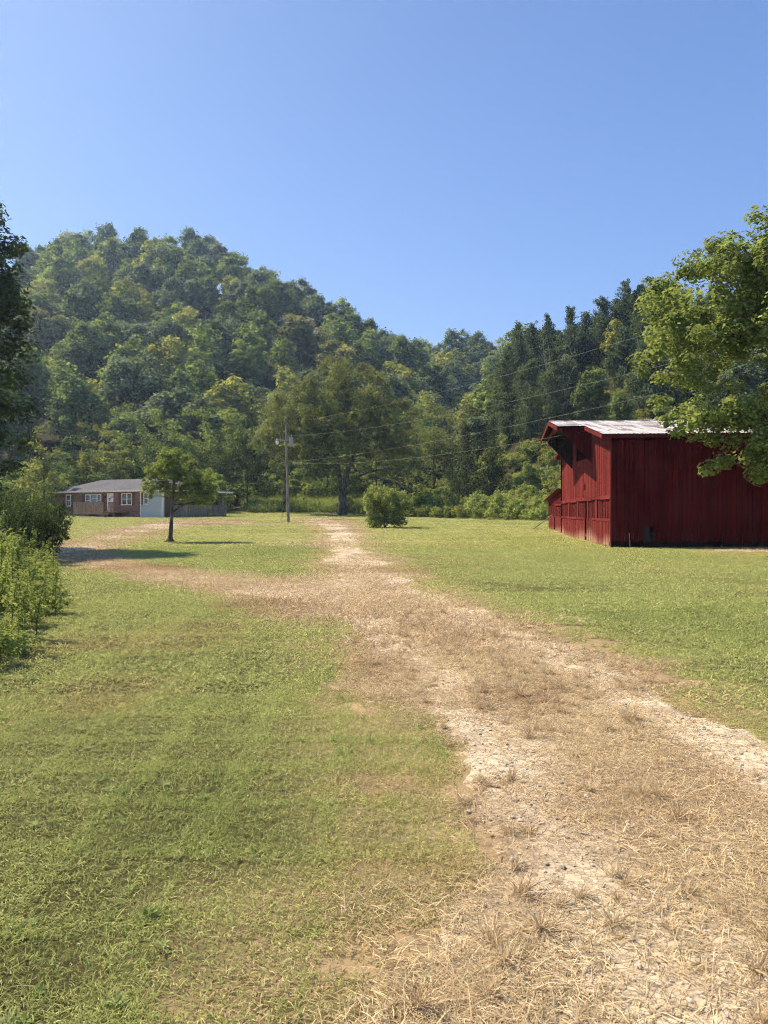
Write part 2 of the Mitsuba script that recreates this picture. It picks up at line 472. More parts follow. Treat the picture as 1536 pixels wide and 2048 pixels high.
# ---------------------------------------------------------------- grass
def blades(rng, n, half, wid, hgt, tilt, pal, seg=2, lying=0.0, cvar=0.4, clump=0, curl=0.6):
    """n blades rooted in a square of half-size `half`; returns v, f, c"""
    if clump:
        cc = rng.uniform(-half, half, (clump, 2))
        x = cc[rng.integers(0, clump, n)] + rng.normal(0, half * 0.13, (n, 2))
    else:
        x = rng.uniform(-half, half, (n, 2))
    L = hgt * rng.lognormal(0, 0.35, n)
    W = wid * rng.uniform(0.6, 1.3, n)
    az = rng.uniform(0, 2 * np.pi, n)
    tl = np.clip(rng.normal(tilt, 0.35, n), 0.05, 1.5)
    tl = np.where(rng.random(n) < lying, rng.uniform(1.3, 1.52, n), tl)
    d = np.stack([np.sin(tl) * np.cos(az), np.sin(tl) * np.sin(az), np.cos(tl)], 1)
    side = np.stack([-np.sin(az), np.cos(az), np.zeros(n)], 1)
    tw = rng.uniform(-0.9, 0.9, n)[:, None]
    side = unit(side * np.cos(tw) + np.cross(d, side) * np.sin(tw))
    root = np.stack([x[:, 0], x[:, 1], rng.uniform(0.0, 0.012, n)], 1)
    droop = np.stack([np.cos(az), np.sin(az), -0.9 * np.ones(n)], 1) * (curl * rng.uniform(0.1, 0.7, n) * L)[:, None]
    a = root - side * W[:, None] / 2
    b = root + side * W[:, None] / 2
    if seg == 1:
        tip = root + d * L[:, None]
        v = np.stack([a, b, tip], 1)
        f = np.arange(n)[:, None] * 3 + np.array([[0, 1, 2]])
    else:
        m = root + d * (L * 0.55)[:, None]
        tip = root + d * L[:, None] + droop * 0.5
        tip[:, 2] = np.maximum(tip[:, 2], 0.004)
        v = np.stack([a, b, m - side * W[:, None] * 0.42, m + side * W[:, None] * 0.42, tip], 1)
        k = np.arange(n)[:, None] * 5
        f = np.vstack([k + [[0, 1, 3]], k + [[0, 3, 2]], k + [[2, 3, 4]]])
    pal = np.array(pal, float)
    w = rng.dirichlet(np.ones(len(pal)) * 0.3, n)
    c = (w @ pal) * rng.uniform(1 - cvar, 1 + cvar, n)[:, None]
    return v.reshape(-1, 3), f, np.repeat(c, v.shape[1], 0)


LUSH = [(0.29, 0.37, 0.12), (0.42, 0.49, 0.20), (0.58, 0.61, 0.31), (0.20, 0.26, 0.08)]
OLIVE = [(0.36, 0.43, 0.15), (0.50, 0.55, 0.24), (0.68, 0.68, 0.38), (0.23, 0.29, 0.09)]
MIXED = [(0.53, 0.52, 0.25), (0.66, 0.62, 0.37), (0.40, 0.44, 0.17), (0.31, 0.23, 0.11)]
DRY = [(0.49, 0.385, 0.245), (0.58, 0.475, 0.31), (0.36, 0.26, 0.155), (0.63, 0.54, 0.38)]
STRAW = [(0.56, 0.47, 0.30), (0.63, 0.55, 0.38), (0.45, 0.35, 0.21)]
BROWN = [(0.38, 0.275, 0.165), (0.47, 0.35, 0.215), (0.27, 0.185, 0.11)]
LUSH, OLIVE, MIXED = ([(r * .93, g * .93, b * .82) for r, g, b in pal] for pal in (LUSH, OLIVE, MIXED))


def group(key, items):
    scene[key] = {'type': 'shapegroup', **items}


def sward(name, half, n, wid, hgt, tilt, seg, pal, bsdf='blade_material', **kw):
    v, f, c = blades(np.random.default_rng(abs(hash_(name))), n, half, wid, hgt, tilt, pal, seg, **kw)
    group(name, {'blades': mikit.ply((v, f), bsdf, color=c)})


def hash_(s):
    h = 7
    for ch in s:
        h = (h * 131 + ord(ch)) % 2147483647
    return h


# rings: inner radius, outer radius, half size of a patch, blades per m2, width, height, segments
RINGS = [(1.2, 7.0, 0.30, 10500, 0.0031, 0.027, 2), (7.0, 15.0, 0.6, 2800, 0.0075, 0.042, 2), (15.0, 34.0, 1.2, 480, 0.016, 0.046, 1), (34.0, 100.0, 2.2, 110, 0.034, 0.055, 1)]
KINDS = {'lush': (LUSH, 0.9, 1.0), 'olive': (OLIVE, 1.05, 0.9), 'mixed': (MIXED, 1.1, 0.85), 'dry': (DRY, 1.12, 1.0)}
EDGE_HALF = (0.10, 0.17, 0.30, 0.60)
for ri, (r0, r1, half, dens, wid, hgt, seg) in enumerate(RINGS):
    for kind, (pal, tilt, hs) in KINDS.items():
        for var in range(2):
            n = int(1.25 * dens * (2 * half) ** 2 * (0.75 if kind == 'dry' else 1.0))
            sward(f'sward_{kind}_{ri}_{var}', half * 1.25, n, wid, hgt * hs, tilt, seg, pal, lying=0.28 if kind != 'dry' else 0.45)
        sward(f'edge_{kind}_{ri}_0', EDGE_HALF[ri] * 1.3, int(dens * (2 * EDGE_HALF[ri]) ** 2 * 0.85), wid, hgt * hs * 0.95, tilt + .1, seg, pal, lying=0.35)
grass_n = 0
TAN = 0.62


def place_stuff(name, grp, x, y, z, rot, sc=1.0, tilt=None):
    global grass_n
    for i in range(len(x)):
        s = sc if np.isscalar(sc) else sc[i]
        m = T().translate([float(x[i]), float(y[i]), float(z[i])])
        if tilt is not None:
            m = m @ T().rotate([1, 0, 0], float(tilt[i]))
        m = m @ T().rotate([0, 0, 1], float(rot[i])).scale(s if not isinstance(s, (list, tuple, np.ndarray)) else list(map(float, s)))
        k = numbered(name)
        k = f'{name}__{counts[name]:03d}'
        scene[k] = {'type': 'instance', 'to_world': m, 'g': {'type': 'ref', 'id': grp}}


labels['lawn_grass'] = {'kind': 'stuff', 'label': 'short mown green and olive lawn grass', 'category': 'grass'}
labels['dry_grass'] = {'kind': 'stuff', 'label': 'dead brown and straw coloured grass on and beside the drive', 'category': 'grass'}
def lay_sward(ri, gx, gy, sd, stem):
    """chooses the kind of turf for each patch and puts it down"""
    n1, n2, n3 = vnoise(gx, gy, 2.6, 41), vnoise(gx, gy, 0.9, 42), vnoise(gx, gy, 7.0, 43)
    dryness = 0.55 * n1 + 0.45 * n2 + 0.5 * np.clip(1 + sd / 0.7, 0, 1.2) + 0.10 * np.clip((20 - gy) / 20, 0, 1)
    # the strip right of the drive and the yard round the small tree are greener
    green = np.exp(-((gx - 0.42 * gy - 0.6) / (0.12 * gy + .3)) ** 2) * (gy < 14) + 0.6 * np.exp(-((gx + 7) / 7) ** 2 - ((gy - 36) / 14) ** 2)
    spots = np.clip(vnoise(gx, gy, 0.5, 47, 2) - 0.60, 0, 1) * 1.5 * (gy < 9)
    dryness = dryness - 0.28 * green - 0.25 * (n3 - 0.5) + spots + rg.normal(0, 0.09, len(gx))
    for i in range(len(gx)):
        d = dryness[i]
        kind = 'lush' if d < 0.30 else 'olive' if d < 0.76 else 'mixed' if d < 1.0 else 'dry'
        if sd[i] > 0.12 and kind in ('lush', 'olive'):
            kind = 'mixed'
        var = rg.integers(0, 2) if stem == 'sward' else 0
        rot = rg.integers(0, 4) * 90 + (rg.uniform(-12, 12) if ri < 2 else rg.uniform(0, 90))
        place_stuff('dry_grass' if kind == 'dry' else 'lawn_grass', f'{stem}_{kind}_{ri}_{var}', [gx[i]], [gy[i]], [float(Z(gx[i], gy[i])) - 0.006], [rot], sc=[1, 1, rg.uniform(0.75, 1.3)])


FLOORS = shapely.union_all([Polygon([(9.75, 33.0), (11.2, 48.4), (31, 46.5), (29.7, 31.1)]), Polygon([(-37.9, 89), (-23.1, 80.3), (-19.7, 86.1), (-34.5, 94.8)])])
for ri, (r0, r1, half, dens, wid, hgt, seg) in enumerate(RINGS):
    step = 2 * half
    xs = np.arange(-math.ceil(r1 * TAN / step) * step, r1 * TAN + step, step)
    ys = np.arange(-1.5 if ri == 0 else r0 * 0.8, r1 + step, step)
    gx, gy = np.meshgrid(xs, ys)
    gx, gy = gx.ravel(), gy.ravel()
    if ri > 1:   # loose overlapping patches, so that no rows show
        gx, gy = np.tile(gx, 2), np.tile(gy, 2)
    jit = 0.12 if ri < 2 else np.where(np.arange(gx.size) < gx.size // 2, 0.15, 0.6)
    gx, gy = gx + rg.uniform(-jit, jit, gx.size) * step, gy + rg.uniform(-jit, jit, gx.size) * step
    rr = np.hypot(gx, gy)
    ok = (rr >= r0 - 0.9 * half) & (rr < r1) & (np.abs(gx) < TAN * gy + 3.4 + half) & (gy > 0.6) & (hills_z(gx, gy) < 0.6) & ~shapely.contains_xy(FLOORS, gx, gy)
    gx, gy = gx[ok], gy[ok]
    sd = drive_sd(gx, gy)
    ok = sd < -half * (0.75, 0.8, 0.7, 0.7)[ri]
    gx, gy, sd = gx[ok], gy[ok], sd[ok]
    lay_sward(ri, gx, gy, sd, 'sward')
    # the band along the edge of the drive: small patches that thin out into it
    he = EDGE_HALF[ri]
    n = int(1.05 * TAN * (r1 + 3) ** 2 / (2 * he) ** 2 * 1.5)
    ex, ey = rg.uniform(-1, 1, n) * (TAN * r1 + 1.5), rg.uniform(0.8 if ri == 0 else r0 * .8, r1, n)
    er = np.hypot(ex, ey)
    ok = (er >= r0) & (er < r1) & (np.abs(ex) < TAN * ey + 1.6) & (hills_z(ex, ey) < .6) & ~shapely.contains_xy(FLOORS, ex, ey)
    ex, ey = ex[ok], ey[ok]
    # only points near the drive need the exact distance
    ok = np.minimum(shapely.distance(shapely.points(ex, ey), drive_poly), shapely.distance(shapely.points(ex, ey), dirt_poly)) < half * 1.3 + 1.0
    ex, ey = ex[ok], ey[ok]
    es = drive_sd(ex, ey)
    thin = np.clip(0.5 - es / (0.34, 0.4, 0.5, 0.6)[ri], 0.0, 1.0)
    ok = (es > -half * (1.15, 1.2, 1.1, 1.1)[ri]) & (rg.random(len(ex)) < thin)
    lay_sward(ri, ex[ok], ey[ok], es[ok], 'edge')
    ok = (np.abs(es + .1) < (.42, .45, .5, .5)[ri]) & (rg.random(len(ex)) < .55)   # dead tufts over the bare margin
    for a, b in zip(ex[ok], ey[ok]):
        place_stuff('dry_grass', f'edge_dry_{ri}_0', [a], [b], [float(Z(a, b)) - .004], [rg.uniform(0, 360)], sc=[1, 1, rg.uniform(.7, 1.2)])


# broad-leaved weeds and longer stalks here and there in the near lawn
labels['lawn_weeds'] = {'kind': 'stuff', 'label': 'small broad-leaved weeds and stray stalks scattered in the lawn', 'category': 'weeds'}
for k in range(4):
    rng = np.random.default_rng(500 + k)
    m = 9 + 3 * k
    az = rng.uniform(0, 6.28, m)
    el = rng.uniform(.15, .7, m)
    d = np.stack([np.cos(az) * np.cos(el), np.sin(az) * np.cos(el), np.sin(el)], 1)
    L, W = rng.uniform(.025, .055, m)[:, None], rng.uniform(.010, .019, m)[:, None]
    sd_ = np.stack([-np.sin(az), np.cos(az), np.zeros(m)], 1)
    v = np.stack([d * .004, d * L * .55 + sd_ * W / 2 + [0, 0, .004], d * L - [0, 0, .004], d * L * .55 - sd_ * W / 2 + [0, 0, .004]], 1).reshape(-1, 3)
    q = np.arange(m)[:, None] * 4
    col = np.array([(.32, .42, .15), (.38, .48, .19), (.26, .36, .12), (.42, .48, .22)][k]) * rng.uniform(.8, 1.2, (m, 1))
    mbw = MB().add(v, np.vstack([q + [[0, 1, 2]], q + [[0, 2, 3]]]), np.repeat(col, 4, 0))
    v, f, c = blades(rng, 5 + 2 * k, .03, .0026, .085, .55, [(.55, .48, .28), (.35, .40, .16)], 2)
    mbw.add(v, f, c)
    group(f'lawn_weed_{k}', {'leaves': mbw.ply('blade_material', color=True)})
wx, wy = rg.uniform(-6, 8, 1700), rg.uniform(1.3, 10, 1700)
ok = (np.abs(wx) < TAN * wy + 1) & (drive_sd(wx, wy) < -.05) & (vnoise(wx, wy, 1.3, 91) > .47)
for a, b in zip(wx[ok], wy[ok]):
    place_stuff('lawn_weeds', f'lawn_weed_{rg.integers(0, 4)}', [a], [b], [float(Z(a, b)) + .004], [rg.uniform(0, 360)], sc=float(rg.uniform(.5, 1.05)))


# tufts and lying straw on the drive
def tuft_proto(name, rng, n, rad, hgt, wid, pal):
    v, f, c = blades(rng, n, 0.02, wid, hgt, 0.95, pal, 2, curl=0.5)
    group(name, {'blades': mikit.ply((v, f), 'straw_material', color=c)})


for k in range(5):
    tuft_proto(f'straw_tuft_{k}', np.random.default_rng(60 + k), 60 + 12 * k, 0.03, 0.062 + 0.008 * k, 0.0027, STRAW if k < 3 else DRY)
for k in range(3):
    sward(f'straw_mat_{k}', 0.36, 900, 0.0027, 0.058, 1.2, 2, (STRAW, DRY, BROWN)[k], bsdf='straw_material', lying=0.75)
for k in range(3):
    sward(f'straw_mat_far_{k}', 0.8, 620, 0.010, 0.085, 1.15, 1, (STRAW, DRY, BROWN)[k], bsdf='straw_material', lying=0.5)
for k in range(3):
    sward(f'straw_mat_further_{k}', 2.0, 700, 0.030, 0.09, 1.1, 1, (STRAW, DRY, BROWN)[k], bsdf='straw_material', lying=0.4)


def scatter(n, x0, x1, y0, y1, rng):
    x, y = rng.uniform(x0, x1, n), rng.uniform(y0, y1, n)
    ok = (np.abs(x) < TAN * y + 1.0)
    return x[ok], y[ok]


labels['straw_tufts'] = {'kind': 'stuff', 'label': 'pale dry tufts of grass sprouting from the gravel drive', 'category': 'grass'}
rs = np.random.default_rng(71)
x, y = scatter(3600, -3, 3.4, 1.6, 12, rs)
sd = drive_sd(x, y)
keep = (sd > 0.0) & (rs.random(len(x)) < 0.85 - 0.70 * rut(x, y)) & (vnoise(x, y, 0.7, 72) > 0.47)
x, y = x[keep], y[keep]
for i in range(len(x)):
    place_stuff('straw_tufts', f'straw_tuft_{rs.integers(0, 5)}', [x[i]], [y[i]], [float(Z(x[i], y[i]))], [rs.uniform(0, 360)], sc=float(rs.uniform(0.5, 1.25)), tilt=[rs.normal(0, 14)])
for (n, x0, x1, y0, y1, base, dens_k) in ((900, -3, 3.4, 1.4, 9.0, 'straw_mat', 0.22), (1500, -12, 4, 8.5, 27, 'straw_mat_far', 0.2), (1500, -22, 26, 25, 82, 'straw_mat_further', 0.2)):
    x, y = scatter(n, x0, x1, y0, y1, rs)
    sd = drive_sd(x, y)
    b = vnoise(x, y, 0.8 if y1 < 20 else 2.0, 73)
    r_ = np.maximum(rut(x, y), 0.5 * np.exp(-(polydist(x, y, RUT_C) / 0.8) ** 2))
    keep = (sd > (0.05 if y1 < 10 else -0.1)) & (rs.random(len(x)) < 0.82 - 0.80 * r_)
    x, y, b, r_ = x[keep], y[keep], b[keep], r_[keep]
    for i in range(len(x)):
        k = 2 if (b[i] > (0.56 if y1 < 10 else 0.64) and r_[i] < 0.4) else 1 if b[i] > 0.44 else 0
        place_stuff('dry_grass', f'{base}_{k}', [x[i]], [y[i]], [float(Z(x[i], y[i])) + 0.004], [rs.uniform(0, 360)], sc=float(rs.uniform(0.8, 1.2)))

# gravel stones lying on the drive
mb = MB()
rst = np.random.default_rng(81)
x, y = scatter(14000, -2.6, 3.2, 1.6, 9.5, rst)
sd = drive_sd(x, y)
keep = (sd > 0.05) & (rst.random(len(x)) < 0.35 + 0.65 * rut(x, y))
x, y = x[keep], y[keep]
ico = trimesh.creation.icosphere(0)
for i in range(len(x)):
    s = min(0.006 * rst.lognormal(0, 0.45), 0.016)
    v = ico.vertices * rst.uniform(0.65, 1.25, (12, 1)) * s * np.array([1.2, 1.0, 0.6])
    a = rst.uniform(0, 6.28)
    v = v @ np.array([[math.cos(a), math.sin(a), 0], [-math.sin(a), math.cos(a), 0], [0, 0, 1]])
    g = rst.uniform(0.26, 0.48)
    mb.add(v + [x[i], y[i], float(Z(x[i], y[i])) + 0.010 + s * 0.2], ico.faces, np.array([g, g * 0.93, g * 0.80]))
scene['stone_material'] = {'type': 'principled', 'base_color': vc(), 'roughness': 0.9, 'specular': 0.2}
scene['gravel'] = mb.ply('stone_material', color=True)
labels['gravel'] = {'kind': 'stuff', 'label': 'small pale stones lying loose on the drive', 'category': 'gravel'}


# ---------------------------------------------------------------- foliage
def leaf_quads(rng, c, size, pal, up=0.35, aspect=0.55, cvar=0.3, bias=None, out=None):
    n = len(c)
    nr = rng.normal(size=(n, 3))
    if out is not None:
        nr = unit(nr) * 0.75 + out
    nr[:, 2] += up * 2 * np.sign(nr[:, 2] + 0.4)
    nr = unit(nr)
    t = unit(np.cross(nr, rng.normal(size=(n, 3))))
    if bias is not None:
        t = unit(t + bias)
        t = unit(t - nr * (t * nr).sum(1, keepdims=True))
    b = np.cross(nr, t)
    s = (size * np.clip(rng.lognormal(0, .32, n), .45, 2.0))[:, None]
    v = np.stack([c - t * s * .5, c + b * s * aspect * .5 + t * s * 0.05, c + t * s * .5, c - b * s * aspect * .5 + t * s * 0.05], 1).reshape(-1, 3)
    k = np.arange(n)[:, None] * 4
    f = np.vstack([k + [[0, 1, 2]], k + [[0, 2, 3]]])
    pal = np.array(pal, float)
    w = rng.dirichlet(np.ones(len(pal)) * 0.7, n)
    col = (w @ pal) * rng.uniform(1 - cvar, 1 + cvar, n)[:, None]
    return v, f, np.repeat(col, 4, 0)


def curve(p0, p1, rng, sag=0.0, wob=0.06, n=6, lift=0.25):
    t = np.linspace(0, 1, n)[:, None]
    p0, p1 = np.asarray(p0, float), np.asarray(p1, float)
    L = np.linalg.norm(p1 - p0)
    mid = p0 + (p1 - p0) * 0.5 + np.array([0, 0, lift * L]) - np.array([*(p1 - p0)[:2], 0]) * 0.12 + rng.normal(0, wob * L, 3)
    return (1 - t) ** 2 * p0 + 2 * t * (1 - t) * mid + t * t * p1


def clusters(rng, env, n, shell=0.5):
    env = np.array(env, float)
    vol = (env[:, 3] * env[:, 4] * env[:, 5]) ** 0.75
    k = rng.choice(len(env), n, p=vol / vol.sum())
    d = unit(rng.normal(size=(n, 3)))
    d[:, 2] = np.where((d[:, 2] < -0.35) & (rng.random(n) < 0.6), -d[:, 2], d[:, 2])
    r = shell + (1 - shell) * rng.random(n) ** 0.6
    r = np.where(rng.random(n) < 0.22, rng.random(n) * shell, r)
    return env[k, :3] + d * r[:, None] * env[k, 3:]


def tree_mesh(seed, env, nclu, nleaf, crad, leaf, pal, trunk_r, trunk_top, lean=(0, 0), trunks=1, up=0.35, shell=0.5, flat=0.75, cvar=0.3, sides=6, limbs=True, wiggle=.22, tones=(.78, 1.24), ragged=0.0, hang=None, split=0.0, aspect=0.55):
    """returns (trunk MB, crown MB); the tree stands at the origin"""
    rng = np.random.default_rng(seed)
    cen = clusters(rng, env, nclu, shell)
    wood_, crown = MB(), MB()
    stems = []
    for k in range(trunks):
        ang = 2 * np.pi * k / trunks + rng.uniform(0, 1)
        top = np.array([lean[0], lean[1], trunk_top]) + (np.array([math.cos(ang), math.sin(ang) * .6, 0]) * trunk_top * 0.28 if trunks > 1 else 0)
        n = 9
        t = np.linspace(0, 1, n)
        base_t = np.clip((t - split) / (1 - split), 0, 1)
        p = np.stack([top[0] * base_t ** 1.1, top[1] * base_t ** 1.1, top[2] * t - 0.25 * (1 - t)], 1)
        p[1:, :2] += rng.normal(0, trunk_r * wiggle, (n - 1, 2))
        rad = trunk_r * (1 - 0.72 * t) * (0.75 if trunks > 1 else 1) + trunk_r * 0.7 * np.exp(-t * 14)
        wood_.add(*tube(p, rad, sides))
        stems.append((p, rad))
    if limbs:
        order = np.argsort(cen[:, 2])
        nodes = [(p[i], r[i]) for p, r in stems for i in range(2, len(p))]
        npos = np.array([a for a, _ in nodes])
        nrad = np.array([b for _, b in nodes])
        for q in cen[order]:
            d = np.linalg.norm(npos - q, axis=1) + 1.2 * np.maximum(npos[:, 2] - q[2] + 0.15 * np.linalg.norm(npos[:, :2] - q[:2], axis=1), 0)
            j = int(np.argmin(d))
            c = curve(npos[j], q, rng)
            r0 = min(nrad[j] * 0.62, 0.05 * np.linalg.norm(q - npos[j]) + 0.012)
            rad = np.linspace(r0, max(r0 * 0.25, 0.008), len(c))
            wood_.add(*tube(c, rad, 5 if r0 > 0.04 else 4))
            npos = np.vstack([npos, c[2:]])
            nrad = np.concatenate([nrad, rad[2:]])
    # leaves: a flattened cloud around each cluster centre
    per = rng.poisson(nleaf, nclu) + 3
    idx = np.repeat(np.arange(nclu), per)
    rc = crad * rng.uniform(0.6, 1.35, nclu)
    d = unit(rng.normal(size=(len(idx), 3)))
    rr = rng.random(len(idx)) ** 0.45 * (1 + ragged * (rng.random(len(idx)) ** 6))
    off = d * (rr * rc[idx])[:, None] * np.array([1, 1, flat])
    if hang is not None:
        off[:, 2] -= hang * rc[idx] * rng.random(len(idx))
    tone = rng.uniform(*tones, nclu)
    v, f, c = leaf_quads(rng, cen[idx] + off, leaf, pal, up=up, cvar=cvar, aspect=aspect, out=unit(off + [0, 0, .15 * crad]))
    c = c * np.repeat(tone[idx], 4)[:, None]
    crown.add(v, f, c)
    return wood_, crown


OAK = [(0.085, 0.135, 0.040), (0.125, 0.180, 0.055), (0.185, 0.240, 0.085)]
MAPLE = [(0.145, 0.215, 0.052), (0.205, 0.280, 0.075), (0.290, 0.345, 0.115)]
YELLOW = [(0.290, 0.320, 0.080), (0.380, 0.385, 0.110), (0.225, 0.270, 0.070)]
GREY = [(0.130, 0.185, 0.095), (0.185, 0.240, 0.135), (0.115, 0.150, 0.078)]
RUST = [(0.190, 0.200, 0.085), (0.235, 0.225, 0.100), (0.160, 0.190, 0.075)]
WILLOW = [(0.155, 0.225, 0.068), (0.220, 0.275, 0.092), (0.275, 0.290, 0.105)]
CEDAR = [(0.080, 0.120, 0.058), (0.112, 0.158, 0.075), (0.155, 0.195, 0.092)]
WEED = [(0.29, 0.37, 0.09), (0.38, 0.45, 0.13), (0.21, 0.29, 0.07), (0.44, 0.47, 0.17)]
SHRUB = [(0.16, 0.225, 0.06), (0.23, 0.29, 0.085), (0.29, 0.325, 0.115)]


def stand(key, mbs, p, rot=0.0):
    """one tree of its own: trunk and crown meshes moved to p"""
    c, s = math.cos(rot), math.sin(rot)
    M = np.array([[c, s, 0], [-s, c, 0], [0, 0, 1]])
    for nm, mb, bs in mbs:
        v, f, col = mb.arr()
        part(key, nm, mikit.ply((v @ M + p, f), bs, smooth=True if bs == 'bark_material' else False, color=col))


def tree(name, label, category, p, w, h, seed, pal, leaf, nclu, nleaf, trunk_r=None, trunk_top=None, base=0.22, egg=1.0, depth=None, grp=None, crad=None, **kw):
    """a broadleaf of crown width w and height h"""
    d = depth or w
    env = [(0, 0, h * (base + (1 - base) * 0.50), w * .42, d * .42, h * (1 - base) * .46), (w * .14, 0, h * (base + (1 - base) * .34), w * .36, d * .36, h * (1 - base) * .30), (-w * .14, d * .05, h * (base + (1 - base) * .38), w * .35, d * .36, h * (1 - base) * .30)]
    t = tree_mesh(seed, env, nclu, nleaf, crad or w * 0.10, leaf, pal, trunk_r or h * 0.018, trunk_top or h * 0.72, **kw)
    k = thing(name, label, category, grp)
    stand(k, [('trunk', t[0], 'bark_material'), ('crown', t[1], 'leaf_material')], np.array(p) - [0, 0, 0.05])
    return k


# --- hillside tree kinds (copied as instances)
KINDS_T = []
for kname, pal, cvar in (('dark_green', OAK, .3), ('mid_green', MAPLE, .3), ('yellow_green', YELLOW, .25), ('grey_green', GREY, .25), ('brownish', RUST, .3)):
    for var in range(2):
        sd_ = hash_(kname) % 1000 + var
        rng = np.random.default_rng(sd_)
        form = (sd_ // 3) % 3
        if form == 0:      # tall oval
            env = [(0, 0, 8.8, 3.0, 3.0, 5.4), (1.2, .5, 7.4, 2.5, 2.5, 3.8), (-1.1, -.6, 9.6, 2.3, 2.3, 3.6)]
        elif form == 1:    # broad dome
            env = [(0, 0, 8.2, 4.1, 4.1, 4.2), (2.0, .5, 7.2, 2.9, 2.9, 3.2), (-2.0, -.6, 7.6, 2.8, 2.8, 3.4)]
        else:              # several uneven lobes
            env = [(.6, 0, 9.4, 2.6, 2.6, 4.2), (2.2, .5, 6.8, 2.4, 2.4, 3.0), (-2.1, -.8, 7.8, 2.5, 2.5, 3.6), (-.4, -2.0, 6.2, 2.6, 2.4, 2.6)]
        t = tree_mesh(sd_, env, 64, 105, 1.12, 0.45, np.array(pal) * 1.22, 0.20, 10.0, shell=0.78, limbs=False, sides=5, cvar=.42, up=0.45, aspect=.75, flat=.8, tones=(.68, 1.34), ragged=.8)
        g = f'wood_{kname}_{var}'
        group(g, {'trunk': t[0].ply('bark_material', smooth=True), 'crown': t[1].ply('leaf_material', color=True)})
        KINDS_T.append((g, kname))


def conifer_mesh(seed, h, w, nbr, leaf, pal, irregular=0.3):
    rng = np.random.default_rng(seed)
    wood_, crown = MB(), MB()
    n = 8
    t = np.linspace(0, 1, n)
    p = np.stack([rng.normal(0, .05, n), rng.normal(0, .05, n), h * t * 0.98 - .2], 1)
    wood_.add(*tube(p, 0.016 * h * (1 - .93 * t) + .01, 5))
    hs = rng.random(nbr) ** 0.95
    pts, dirs = [], []
    lobe = rng.uniform(0, 6.28, 5)
    for a in hs:
        z = h * (0.04 + 0.90 * a)
        az = rng.uniform(0, 2 * np.pi)
        lump = 0.72 + 0.38 * math.sin(2 * az + lobe[0] + 5 * a) + 0.25 * math.sin(az * 3 + lobe[1] - 9 * a)
        L = w / 2 * (1 - a * 0.93) ** 0.62 * lump * rng.uniform(0.5, 1.0 + irregular * .5) + 0.15
        up_ = rng.uniform(0.25, 1.0) + (0.9 * max(a - .6, 0))
        d = unit(np.array([math.cos(az), math.sin(az), up_]))
        m = int(8 + 24 * L)
        s = rng.random(m) ** 0.6
        spread = 0.08 + 0.15 * L * (1 - s) + 0.04 * L
        q = np.array([0, 0, z]) + d * (L * s)[:, None] + rng.normal(size=(m, 3)) * spread[:, None]
        pts.append(q)
        dirs.append(np.tile(d + [0, 0, .25], (m, 1)))
    pts, dirs = np.vstack(pts), np.vstack(dirs)
    v, f, c = leaf_quads(rng, pts, leaf, pal, up=0.0, aspect=0.34, bias=dirs * 1.6, cvar=.3)
    crown.add(v, f, c)
    return wood_, crown


for k in range(3):
    t = conifer_mesh(300 + k, 8.6, 5.6, 190, 0.40, CEDAR, 0.9)
    group(f'cedar_{k}', {'trunk': t[0].ply('bark_material', smooth=True), 'crown': t[1].ply('leaf_material', color=True)})


# --- the wood on the hills
def poisson_disc(rng, x, y, dist):
    """keeps points further apart than dist (array), greedily"""
    keep, cell = [], {}
    for i in range(len(x)):
        c = (int(x[i] // 12), int(y[i] // 12))
        ok = True
        for a in (-1, 0, 1):
            for b in (-1, 0, 1):
                for j in cell.get((c[0] + a, c[1] + b), ()):
                    if (x[i] - x[j]) ** 2 + (y[i] - y[j]) ** 2 < dist[i] ** 2:
                        ok = False
                        break
                if not ok:
                    break
            if not ok:
                break
        if ok:
            keep.append(i)
            cell.setdefault(c, []).append(i)
    return np.array(keep)


rh = np.random.default_rng(91)
n = 26000
D = np.sqrt(rh.uniform(62 ** 2, 400 ** 2, n))
px = rh.uniform(-190, 1760, n)
x = (px - CX) / F * D
hz = hills_z(x, D)
slope = (hills_z(x, D + 2) - hills_z(x, D - 2)) / 4
ok = (hz > 2.0) & (slope > -0.06)
x, D, px, hz = x[ok], D[ok], px[ok], hz[ok]
right = (px > 880) & (D < 175)
ok = ~right | (hz > np.interp(px, [880, 960, 1010, 1130, 1200], [3, 5, 9, 11, 6]))
x, D, px, hz, right = x[ok], D[ok], px[ok], hz[ok], right[ok]
keep = poisson_disc(rh, x, D, np.where(right, 4.4, 7.6) * rh.uniform(0.9, 1.25, len(x)))
x, D, px, right, hz = x[keep], D[keep], px[keep], right[keep], hz[keep]
order = np.argsort(D)
HILL_LABEL = {'dark_green': 'dark green leafy tree in the dense wood covering the hills', 'mid_green': 'mid green leafy tree in the dense wood covering the hills', 'yellow_green': 'pale yellow-green tree standing out in the dense wood on the hills',
              'grey_green': 'grey-green leafy tree in the dense wood covering the hills', 'brownish': 'brownish turning tree in the dense wood covering the hills'}
labels['hillside_wood'] = {'kind': 'stuff', 'label': 'far trees of the wood towards the top of the hills', 'category': 'wood'}
labels['cedar_wood'] = {'kind': 'stuff', 'label': 'more dark cedars packed on the right hillside behind the front ones', 'category': 'wood'}
nt = 0
kw_ = np.array([.22, .22, .2, .2, .05, .08, .08, .05])
kw_ = np.array([{'dark_green': .17, 'mid_green': .17, 'yellow_green': .07, 'grey_green': .12, 'brownish': .008}[k] for _, k in KINDS_T])
